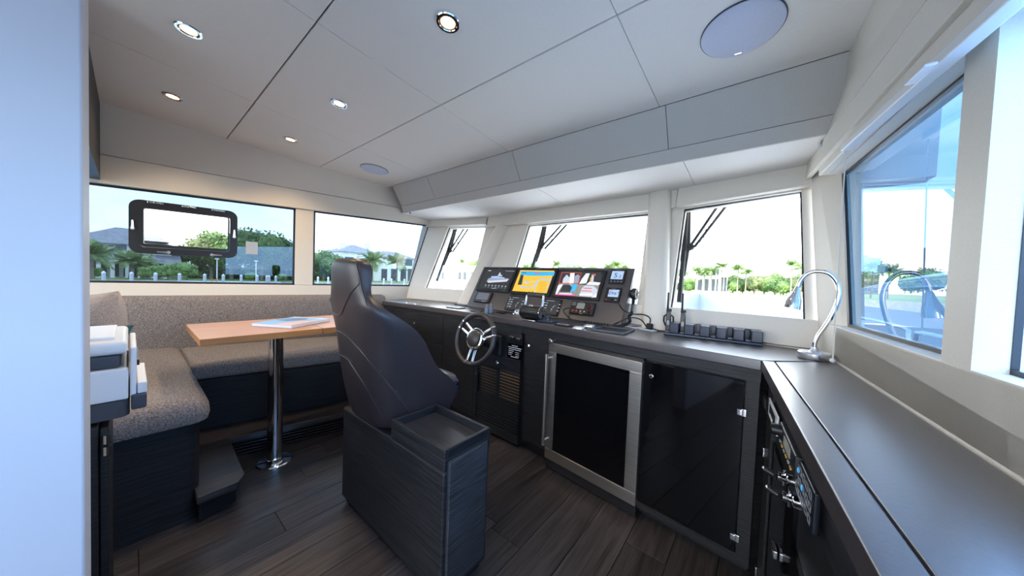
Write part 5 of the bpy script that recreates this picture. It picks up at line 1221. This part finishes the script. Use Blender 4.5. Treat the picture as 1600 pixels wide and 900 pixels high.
# ------------------------------------------------------------------ builders: trees, palms, houses, piles
def tree_kind(name, seed, r, h, m, nleaf=900, leaf=.42, trunk=.28):
    rnd = random.Random(seed); lobes = []
    for i in range(9):
        a = rnd.random()*6.283; d = r*.62*math.sqrt(rnd.random()); lobes.append((V((math.cos(a)*d, math.sin(a)*d, h*(.50+.34*rnd.random()))), r*(.34+.24*rnd.random())))
    mb = MB()
    for c_, rr_ in lobes:
        g = bmesh.ops.create_icosphere(mb.bm, subdivisions=2, radius=rr_*.82, matrix=Matrix.Translation(c_))
        for v in g['verts']: v.co += V((rnd.uniform(-1, 1), rnd.uniform(-1, 1), rnd.uniform(-1, 1)))*rr_*.13
    per = nleaf//len(lobes)
    for c_, rr_ in lobes:
        for k in range(per):
            d = V((rnd.gauss(0, 1), rnd.gauss(0, 1), rnd.gauss(0, .8))).normalized(); p = c_+d*rr_*rnd.uniform(.8, 1.12)
            a = V((rnd.gauss(0, 1), rnd.gauss(0, 1), rnd.gauss(0, 1))).normalized(); b = a.cross(d+V((.01, 0, 0))).normalized(); s_ = leaf*rnd.uniform(.6, 1.2)
            mb.face([p-a*s_, p+b*s_*.55, p+a*s_, p-b*s_*.55])
    fo = mb
    return fo, lobes, h
TREES = {}
def tree(x, y, z, kind, label, sc=1, group=None):
    t = thing('tree', label, 'tree', (x, y, z), group)
    if kind not in TREES:
        cfg = {'oak': (11, 4.6, 8.2, M['leaf'], 2400, .34), 'oak2': (23, 4.4, 7.6, M['olive'], 2400, .32), 'bush': (5, 3.0, 5.0, M['leafl'], 1200, .32), 'round': (31, 3.6, 6.4, M['leaf'], 1600, .34)}[kind]
        fo, lobes, h = tree_kind(kind, *cfg[:3], cfg[3], cfg[4], cfg[5])
        f = fo.build('foliage', cfg[3], None, loc=(0, 0, 0), stuff=True); f.parent = t
        tr_ = MB(); rnd = random.Random(3)
        tr_.tube([(0, 0, -.1), (.1, .05, h*.2), (.0, .1, h*.36)], [.30, .22, .17], 8)
        for c_, r_ in lobes[:6]: tr_.tube([V((0, .05, h*.26)), lerp(V((0, .1, h*.3)), c_, .55)+V((0, 0, -.3)), c_], [.15, .10, .04], 6)
        k = tr_.build('trunk', M['bark'], None, loc=(0, 0, 0), smooth=True); k.parent = t
        TREES[kind] = (f.data, k.data)
    else:
        for nm, me in zip(('foliage', 'trunk'), TREES[kind]):
            o = bpy.data.objects.new(nm, me); COL.objects.link(o); o.parent = t
            if nm == 'foliage': o['kind'] = 'stuff'
    t.scale = (sc, sc, sc); t.rotation_euler = (0, 0, random.random()*6.28)
    return t
PALM = {}
def frond_mesh(L, droop, m):
    mb = MB(); n = 9; sp = []
    for i in range(n+1):
        t = i/n; sp.append(V((L*t*(1-.12*t), 0, L*(.42*t-droop*t*t))))
    for i in range(n):
        for h_ in (0, .5):
            a = lerp(sp[i], sp[i+1], h_); b = lerp(sp[i], sp[i+1], h_+.30); wd = L*.22*math.sin(math.pi*min(1, (i+h_+.9)/(n+.8)))**.6
            for s_ in (-1, 1): mb.face([a, b, b+V((L*.13, s_*wd, -wd*.62)), a+V((L*.12, s_*wd*.97, -wd*.66))])
    for i in range(n): mb.face([sp[i]+V((0, -.02, .01)), sp[i]+V((0, .02, .01)), sp[i+1]+V((0, .02, .01)), sp[i+1]+V((0, -.02, .01))])
    o = mb.build('frond', m, None, loc=(0, 0, 0)); me = o.data; bpy.data.objects.remove(o); return me
def palm(x, y, z, h, L, label, sc=1, group=None, nf=36, lean=.0, mkey='frond'):
    t = thing('palm_tree', label, 'palm tree', (x, y, z), group)
    key = (round(L, 1), mkey)
    if key not in PALM: PALM[key] = [frond_mesh(L, d, M[mkey]) for d in (.25, .55, .95)]
    pts = [V((lean*h*(k/6)**2, 0, h*k/6)) for k in range(7)]
    k = MB().tube(pts, [.26, .2, .18, .17, .16, .16, .2], 8).build('trunk', M['bark'], None, loc=(0, 0, 0), smooth=True); k.parent = t
    rnd = random.Random(int(x*13+y*7))
    for i in range(nf):
        o = bpy.data.objects.new('frond', PALM[key][i % 3]); COL.objects.link(o); o.parent = t; o.location = pts[-1]
        o.rotation_euler = (0, rnd.uniform(-1.0, .45), 2.39996*i+rnd.uniform(-.12, .12))
    t.rotation_euler = (0, 0, rnd.random()*6.28)
    return t
def hiproof(mb, x0, x1, y0, y1, z, h, ov=.7):
    x0 -= ov; x1 += ov; y0 -= ov; y1 += ov; lx, ly = x1-x0, y1-y0
    if ly > lx: r0_, r1_ = V(((x0+x1)/2, y0+lx/2, z+h)), V(((x0+x1)/2, y1-lx/2, z+h))
    else: r0_, r1_ = V((x0+ly/2, (y0+y1)/2, z+h)), V((x1-ly/2, (y0+y1)/2, z+h))
    c = [V((x0, y0, z)), V((x1, y0, z)), V((x1, y1, z)), V((x0, y1, z))]
    mb.face(c)
    if ly > lx:
        mb.face([c[0], c[1], r0_]); mb.face([c[1], c[2], r1_, r0_]); mb.face([c[2], c[3], r1_]); mb.face([c[3], c[0], r0_, r1_])
    else:
        mb.face([c[0], c[1], r1_, r0_]); mb.face([c[1], c[2], r1_]); mb.face([c[2], c[3], r0_, r1_]); mb.face([c[3], c[0], r0_])
    return mb
def win(par, x, y0, y1, z0, z1, m='pane', frame=True):
    """window on a facade facing +x"""
    o = MB().bx(x-.05, x+.06, y0-.10, y1+.10, z0-.10, z1+.10).build('window', M['stucco'], par) if frame else None
    p = MB().bx(x+.0, x+.075, y0, y1, z0, z1).build('pane', M[m], o or par)
    return p
def win_s(par, y, x0, x1, z0, z1, m='pane'):
    o = MB().bx(x0-.1, x1+.1, y-.06, y+.05, z0-.1, z1+.1).build('window', M['stucco'], par)
    MB().bx(x0, x1, y-.075, y, z0, z1).build('pane', M[m], o)
XH = -78.0
def hy(px_, X=XH): return at_x((px_, 430), X).y
def hz(px_, py_, X=XH): return at_x((px_, py_), X).z
# house 1: long two-storey house at the far left
y0, y1 = hy(100), hy(268)
h1_ = thing('house', 'two-storey white house with grey hipped roof and columned terrace at far left', 'house', (XH-5, (y0+y1)/2, LZ))
ze = hz(170, 380); zr = hz(170, 358)
MB().bx(XH-9, XH, y0, y1, LZ, ze).build('wall', M['stucco'], h1_)
hiproof(MB(), XH-9, XH, y0, y1, ze, zr-ze+.7).build('roof', M['roofg'], h1_)
zl = hz(170, 405); zl2 = hz(170, 394)
MB().prism([(XH, y0, zl), (XH+3.4, y0, zl-.35), (XH+3.4, y1+1, zl-.35), (XH, y1+1, zl2+.4)][:2]+[(XH, y0, zl2)], (0, y1-y0+1, 0)).build('terrace_roof', M['roofg'], h1_)
for p0, p1 in ((143, 154), (170, 178), (180, 189), (191, 198), (213, 222)): win(h1_, XH, hy(p0), hy(p1), hz(p0, 393), hz(p0, 382))
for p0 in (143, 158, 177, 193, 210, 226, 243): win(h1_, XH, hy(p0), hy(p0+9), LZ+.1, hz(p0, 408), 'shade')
for p0 in (156, 177, 199, 218, 238, 256): MB().bx(XH+2.9, XH+3.3, hy(p0)-.2, hy(p0)+.2, LZ, zl-.36).build('column', M['stucco'], h1_)
MB().bx(XH-4.5, XH-3, hy(236), hy(252), ze, hz(244, 366)+.6).build('dormer', M['stucco'], h1_)
hiproof(MB(), XH-6, XH+1.5, hy(226), hy(258), hz(244, 378), 1.4, .4).build('porch_roof', M['roofg'], h1_)
# house 2: white house with two wings and two chimneys, beyond the helm chair
XB = -82.0
y0, ym, y1 = hy(534, XB), hy(592, XB), hy(652, XB)
h2_ = thing('house', 'white waterfront villa with two grey roofed wings and chimneys behind the palms', 'house', (XB-5, ym, LZ))
ze = hz(560, 395, XB); zr = hz(560, 386, XB)
MB().bx(XB-12, XB, y0, ym, LZ, ze).build('wall', M['stucco'], h2_); hiproof(MB(), XB-12, XB, y0, ym, ze, zr-ze+.9).build('roof', M['roofg'], h2_)
MB().bx(XB-10, XB-1.5, ym, y1, LZ, ze-.4).build('wall', M['stucco'], h2_); hiproof(MB(), XB-10, XB-1.5, ym, y1, ze-.4, zr-ze+.5).build('roof', M['roofg'], h2_)
for p0 in (545, 584): MB().bx(XB-5.5, XB-4.3, hy(p0, XB)-.6, hy(p0, XB)+.9, ze, hz(p0, 378, XB)).build('chimney', M['stucco'], h2_)
for p0, p1, q0_, q1_ in ((538, 552, 407, 401), (570, 583, 407, 399), (636, 648, 415, 405)): win(h2_, XB if p0 < 590 else XB-1.5, hy(p0, XB), hy(p1, XB), hz(p0, q0_, XB), hz(p0, q1_, XB))
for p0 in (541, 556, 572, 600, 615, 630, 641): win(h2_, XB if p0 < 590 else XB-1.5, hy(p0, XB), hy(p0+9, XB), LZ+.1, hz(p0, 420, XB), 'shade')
MB().bx(XB, XB+2.2, y0, ym, hz(560, 413, XB), hz(560, 411, XB)).build('balcony_slab', M['stucco'], h2_)
# pale low pavilion between the trees
pv_ = thing('pavilion', 'long low pavilion with white roof edge behind the port trees', 'building', (-84, hy(430, -84), LZ))
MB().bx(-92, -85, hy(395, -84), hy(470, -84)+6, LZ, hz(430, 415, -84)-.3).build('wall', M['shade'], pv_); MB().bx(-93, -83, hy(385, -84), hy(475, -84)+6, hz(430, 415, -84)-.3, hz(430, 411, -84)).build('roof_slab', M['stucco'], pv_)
# trees on the port shore
def on_land(px_, X, z=LZ): return X, hy(px_, X), z
for px_, X, kd, sc, lab in ((330, -76, 'oak2', 1.0, 'olive-green spreading tree seen through the portlight'), (296, -82, 'oak2', .78, 'smaller olive tree at the left inside the portlight'), (362, -74, 'oak', 1.06, 'broad dark green tree just right of the portlight'), (408, -72, 'oak', 1.08, 'dark green tree behind the window notice'), (446, -76, 'oak', .98, 'green tree at the right end of the first port window'), (505, -78, 'round', 1.05, 'rounded green tree at the left of the second port window'), (522, -76, 'round', .92, 'rounded green tree left of the helm chair headrest'), (258, -86, 'bush', 1.1, 'bright green tree behind the first house roof')):
    tree(*on_land(px_, X), kd, lab, sc)
for i, (px_, sc) in enumerate(((232, .34), (247, .38), (262, .36), (277, .46), (292, .48), (392, .26), (440, .26), (146, .28))):
    tree(*on_land(px_, -68), 'bush', ['low round shrub on the lawn before the first house', 'round shrub left of a small tree on the lawn', 'dense shrub under the portlight', 'large clipped shrub under the portlight', 'large shrub beside the bare tree trunks', 'small shrub on the lawn below the notice', 'shrub near the white dock piles', 'shrub at the far left lawn edge'][i], sc)
for px_, X, h, L, lab in ((143, -66, 3.2, 2.4, 'short palm at the far left edge of the port window'), (204, -70, 2.6, 2.3, 'short spreading palm before the white house terrace'), (222, -72, 2.4, 2.0, 'small palm below the portlight corner'), (582, -74, 5.3, 3.3, 'date palm left of the pair before the white villa'), (620, -74, 5.2, 3.2, 'date palm right of the pair before the white villa')):
    palm(*on_land(px_, X), h, L, lab)
for i, px_ in enumerate((318, 340, 365, 388, 410, 432, 455, 500, 520)):
    tree(*on_land(px_, -81, LZ-1.9), 'round', 'dark understorey thicket, '+('first', 'second', 'third', 'fourth', 'fifth', 'sixth', 'seventh', 'eighth', 'last')[i]+' from the left behind the port tree trunks', .66+.06*(i % 3))
# dock: piles, plank walk, ladder, lamp posts
dkx = -60.5
piles = None
PL = [f'round grey dock pile with white cap, {o} from the left along the port shore' for o in ('first', 'second', 'third', 'fourth', 'fifth', 'sixth', 'seventh', 'eighth', 'ninth', 'tenth', 'eleventh', 'twelfth', 'thirteenth', 'fourteenth', 'fifteenth', 'sixteenth', 'last')]
for i, px_ in enumerate((162, 205.5, 243, 280.5, 320, 349, 377, 402, 417, 420.5, 431, 497, 513, 600, 612, 632, 645)):
    y = hy(px_, dkx); h = 1.75 if i != 8 else 2.0
    if piles is None:
        piles = thing('dock_pile', PL[0], 'pile', (dkx, y, WZ), 'dock piles along the port shore')
        MB().cyl((dkx, y, WZ-.3), (dkx, y, LZ+.95), .17, 10).build('post', M['pile'], piles, smooth=True); MB().lathe((dkx, y, LZ+.95), (0, 0, 1), [(.19, 0), (.19, .06), (.02, .24)], 10).build('cap', M['stucco'], piles, smooth=True); py0 = y
    else: dup(piles, (0, y-py0, 0), PL[i])
dk = thing('dock', 'white plank dock along the port seawall', 'dock', (dkx-.4, hy(350, dkx), LZ-.4))
MB().bx(dkx-1.2, dkx-.2, hy(284, dkx), hy(440, dkx), LZ-.15, LZ+.12).build('deck', M['stucco'], dk); MB().bx(dkx-.3, dkx-.18, hy(284, dkx), hy(440, dkx), LZ-.75, LZ-.16).build('skirt', M['shade'], dk)
ld_ = thing('dock_ladder', 'small yellow dock ladder hanging on the port dock', 'ladder', (dkx, hy(335, dkx), LZ-1))
for s_ in (-.25, .25): MB().bx(dkx-.05, dkx+.03, hy(335, dkx)+s_-.04, hy(335, dkx)+s_+.04, LZ-1.1, LZ+.6).build('rail', M['bronze'], ld_)
for k in range(4): MB().bx(dkx-.04, dkx+.02, hy(335, dkx)-.25, hy(335, dkx)+.25, LZ-.95+k*.4, LZ-.88+k*.4).build('rung', M['bronze'], ld_)
for i, px_ in enumerate((339, 400)):
    y = hy(px_, -62.5); l_ = thing('lamp_post', ('left' if i == 0 else 'right')+' thin white lamp post on the port lawn', 'lamp post', (-62.5, y, LZ)); MB().cyl((-62.5, y, LZ), (-62.5, y, LZ+3.3), .06, 8).build('post', M['stucco'], l_, smooth=True); MB().bx(-62.7, -62.3, y-.2, y+.2, LZ+3.3, LZ+3.45).build('head', M['stucco'], l_)
# ahead: low white house, trees, towers, villa
YF = 122.0
def fx(px_, Y=YF): return at_y((px_, 430), Y).x
def fz(px_, py_, Y=YF): return at_y((px_, py_), Y).z
bg_ = thing('house', 'low white bungalow seen through the narrow port front window', 'house', (fx(715), YF+4, LZ))
ze = fz(715, 421); x0, x1 = fx(672), fx(768)
MB().bx(x0, x1, YF, YF+14, LZ, ze).build('wall', M['stucco'], bg_); hiproof(MB(), x0, x1, YF, YF+14, ze, 2.6, 1.2).build('roof', M['stucco'], bg_)
for p0, p1 in ((716, 721), (724, 729), (736, 742), (745, 750), (690, 694)): win_s(bg_, YF, fx(p0), fx(p1), LZ+.3, fz(p0, 425), 'shade')
for px_, Y, kd, sc, lab in ((742, 140, 'bush', 2.4, 'bright green tree above the bungalow roof'), (757, 142, 'round', 2.0, 'fuller tree at the right of the bungalow'), (704, 150, 'round', 1.5, 'pale distant trees left of the bungalow'), (690, 155, 'round', 1.0, 'distant low tree at the port front corner')):
    tree(fx(px_, Y), Y, LZ, kd, lab, sc)
palm(fx(721, 140), 140, LZ, 12.0, 3.2, 'tall thin palm above the bungalow'); palm(fx(683, 140), 140, LZ, 7.0, 3.0, 'palm at the left edge of the narrow front window')
for i, (px_, Y) in enumerate(((820, 150), (832, 150), (868, 150), (884, 155), (950, 150), (962, 152), (975, 150), (900, 160), (925, 158))):
    (palm(fx(px_, Y), Y, LZ, 8.2+1.2*(i % 3), 3.6, ['leftmost palm crown above the console', 'second palm crown above the console', 'palm crown below the pale tower', 'palm crown right of the pale tower', 'palm crown above the camera display', 'palm crown right of the camera display', 'palm crown nearest the middle pillar', '', ''][i]) if i < 7 else tree(fx(px_, Y), Y, LZ, 'round', ['low trees behind the middle of the console', 'low trees right of the pale tower'][i-7], 1.65))
def tower(x, y, w_, d_, h, label, m='tower', floors=8, bays=5):
    t = thing('tower_block', label, 'tower', (x, y+d_/2, LZ))
    MB().bx(x-w_/2, x+w_/2, y, y+d_, LZ, h).build('body', M[m], t)
    g = MB()
    for f in range(floors):
        z = lerp(LZ+3, h-1, f/floors); g.bx(x-w_/2*.94, x+w_/2*.94, y-.25, y, z, z+(h-LZ)/floors*.45)
    g.build('window_band', M['towerg'] if m != 'towerb' else M['pane'], t)
    g = MB()
    for b in range(bays+1):
        xx = x-w_/2+w_*b/bays; g.bx(xx-.25, xx+.25, y-.45, y-.2, LZ, h)
    g.build('mullions', M[m], t)
    MB().bx(x-w_/5, x+w_/5, y+d_*.3, y+d_*.7, h, h+3).build('roof_house', M[m], t)
    return t
Yt = 420.0
tower(fx(884, Yt), Yt, abs(fx(897, Yt)-fx(871, Yt)), 25, fz(884, 399, Yt), 'pale high block above the middle of the console'); tower(fx(822, Yt), Yt, abs(fx(828, Yt)-fx(814, Yt)), 25, fz(822, 396, Yt), 'faint pale tower near the left of the middle window')
tower(fx(965, Yt), Yt, abs(fx(976, Yt)-fx(956, Yt)), 25, fz(965, 404, Yt), 'faint low tower near the right of the middle window', floors=5)
# villa and tree line in the right front window
YV = 135.0
vl = thing('house', 'flat-roofed modern white villa across the water in the right front window', 'house', (fx(1115, YV), YV, LZ))
x0, x1 = fx(1088, YV), fx(1137, YV); zt1 = fz(1112, 418, YV); zm = fz(1112, 432, YV)
MB().bx(x0, fx(1124, YV), YV, YV+12, LZ, zt1).build('wall', M['stucco'], vl); MB().bx(x0-.5, fx(1126, YV), YV-.8, YV+12.5, zt1, zt1+.5).build('roof_slab', M['stucco'], vl)
MB().bx(fx(1124, YV), x1, YV, YV+12, LZ, fz(1130, 428, YV)).build('wing', M['stucco'], vl); MB().bx(x0, x1, YV-1.2, YV, zm-.2, zm+.15).build('balcony', M['stucco'], vl)
for p0, p1 in ((1091, 1098), (1101, 1108), (1111, 1118), (1120, 1123)):
    win_s(vl, YV, fx(p0, YV), fx(p1, YV), fz(p0, 430, YV), fz(p0, 421, YV)); win_s(vl, YV, fx(p0, YV), fx(p1, YV), LZ+.3, fz(p0, 436, YV), 'shade')
for p0 in (1127, 1132): win_s(vl, YV, fx(p0, YV), fx(p0+4, YV), LZ+.3, fz(p0, 432, YV), 'shade')
lab_t = ['tree left of the white villa', 'tree just right of the white villa', 'second tree right of the villa', 'bushy tree in the middle of the right tree line', 'dark tree in the right tree line', 'pale tree in the right tree line', 'tree left of the lamp head', 'tree behind the lamp head', 'tree at the right end of the front windows', 'low tree behind the villa', 'small tree by the middle pillar']
for i, (px_, Y, kd, sc) in enumerate(((1078, 140, 'bush', 1.1), (1146, 138, 'round', 1.15), (1162, 140, 'oak', .85), (1180, 138, 'oak2', .95), (1196, 140, 'oak', .95), (1212, 138, 'round', 1.25), (1226, 140, 'oak', .9), (1242, 138, 'oak2', .95), (1262, 140, 'oak', 1.0), (1105, 160, 'round', 1.3), (1052, 145, 'round', .9))):
    tree(fx(px_, Y), Y, LZ-1.6, kd, lab_t[i], sc*1.08)
for i, (px_, h) in enumerate(((1088, 7.5), (1101, 7.0), (1112, 7.5), (1127, 9.5), (1153, 8.5), (1166, 7.2), (1237, 10.0), (1252, 9.0), (1052, 7.0), (1068, 6.5))):
    palm(fx(px_, 133), 133, LZ, h, 2.9, ['palm at the left end of the villa', 'palm before the villa terrace', 'palm in front of the villa middle', 'tallest palm behind the villa', 'slender palm right of the villa', 'palm among the trees right of the villa', 'tall palm above the lamp head', 'palm right of the lamp head', 'palm by the middle pillar', 'palm left of the villa'][i], nf=26)
# small boats/tarps on far shore
for i, (px_, m, lab) in enumerate(((1107, 'e_cyan', 'blue covered boat before the villa'), (1205, 'e_cyan', 'small blue boat at the far quay'))):
    x = fx(px_, 116); b = MB().loft([[V((x+u*2.6, 116+w_*.9*s_, WZ+.1+h_)) for w_, h_ in ((-1, .2), (-.6, .9), (.6, .9), (1, .2))] for u, s_ in ((-1, .7), (-.4, 1), (.4, 1), (1, .15))]).build('boat', M['tarp'] if 'tarp' in M else M.setdefault('tarp', mat('blue tarp', (.05, .28, .55), .5)), smooth=True); tag(b, lab, 'boat')
# starboard distance: towers over a belt of trees
def sxp(px_, Y): return at_y((px_, 440), Y).x
def szp(px_, py_, Y): return at_y((px_, py_), Y).z
Ys = 330.0
S(MB().prism([(20, 230, WZ-.2), (700, 180, WZ-.2), (700, 299, WZ-.2), (121, 112.5, WZ-.2)][:2]+[(700, 299, WZ-.2), (120, 236, WZ-.2)], (0, 0, LZ-WZ+.2)).build('starboard_land', M['grass']))
for i, (px_, w_, top, m, lab) in enumerate(((1329.5, 6, 395, 'towerb', 'slim blue tower at the left of the starboard window'), (1427, 7, 400, 'towerb', 'slim dark tower in the reflection beside the starboard window middle'), (1405, 26, 390, 'tower', 'broad pale block left of the slim dark tower'), (1455, 30, 392, 'tower', 'broad pale block at the right of the starboard window'), (1384, 3, 412, 'towerb', 'thin mast-like tower far off to starboard'))):
    tower(sxp(px_, Ys), Ys, abs(sxp(px_+w_/2, Ys)-sxp(px_-w_/2, Ys)), 20, szp(px_, top, Ys), lab, m, 14 if m == 'towerb' else 9, 2 if m == 'towerb' else 5)
ords = ['first', 'second', 'third', 'fourth', 'fifth', 'sixth', 'seventh', 'eighth', 'ninth', 'tenth', 'eleventh', 'twelfth', 'last']
for i, px_ in enumerate((1326, 1334, 1342, 1349, 1357, 1365, 1374, 1385, 1397, 1410, 1425, 1442, 1460)):
    tree(sxp(px_, 250), 250, LZ-3.2, 'bush' if i % 3 else 'round', ords[i]+' tree from the left along the shore in the starboard window', 2.1+.35*((i*7) % 3))

# ------------------------------------------------------------------ repeats share a group phrase
GR = {'tree': 'trees along the shores', 'palm_tree': 'palms along the shores', 'house': 'houses across the water', 'tower_block': 'far tower blocks', 'wiper': 'windscreen wipers', 'display': 'console displays', 'engine_display': 'engine displays', 'instrument': 'small square instruments', 'handheld_radio': 'radios in the charger', 'cup_holder': 'cup holders at the port end', 'small_bottle': 'small bottles by the console', 'cable_grommet': 'round deck fittings', 'ceiling_speaker': 'ceiling speakers', 'door_lock': 'locks on the starboard cabinet', 'cushion': 'loose sofa cushions', 'lamp_post': 'lamp posts on the port lawn', 'deck_rail': 'rail loops on the bulwark', 'boat': 'small far boats', 'folder': 'dark folders on the worktop', 'cable': 'black cables behind the console', 'blind_hook': 'hooks under the soffit'}
for o in bpy.data.objects:
    b = o.name.split('.')[0]
    if b in GR and 'label' in o and 'group' not in o: o['group'] = GR[b]
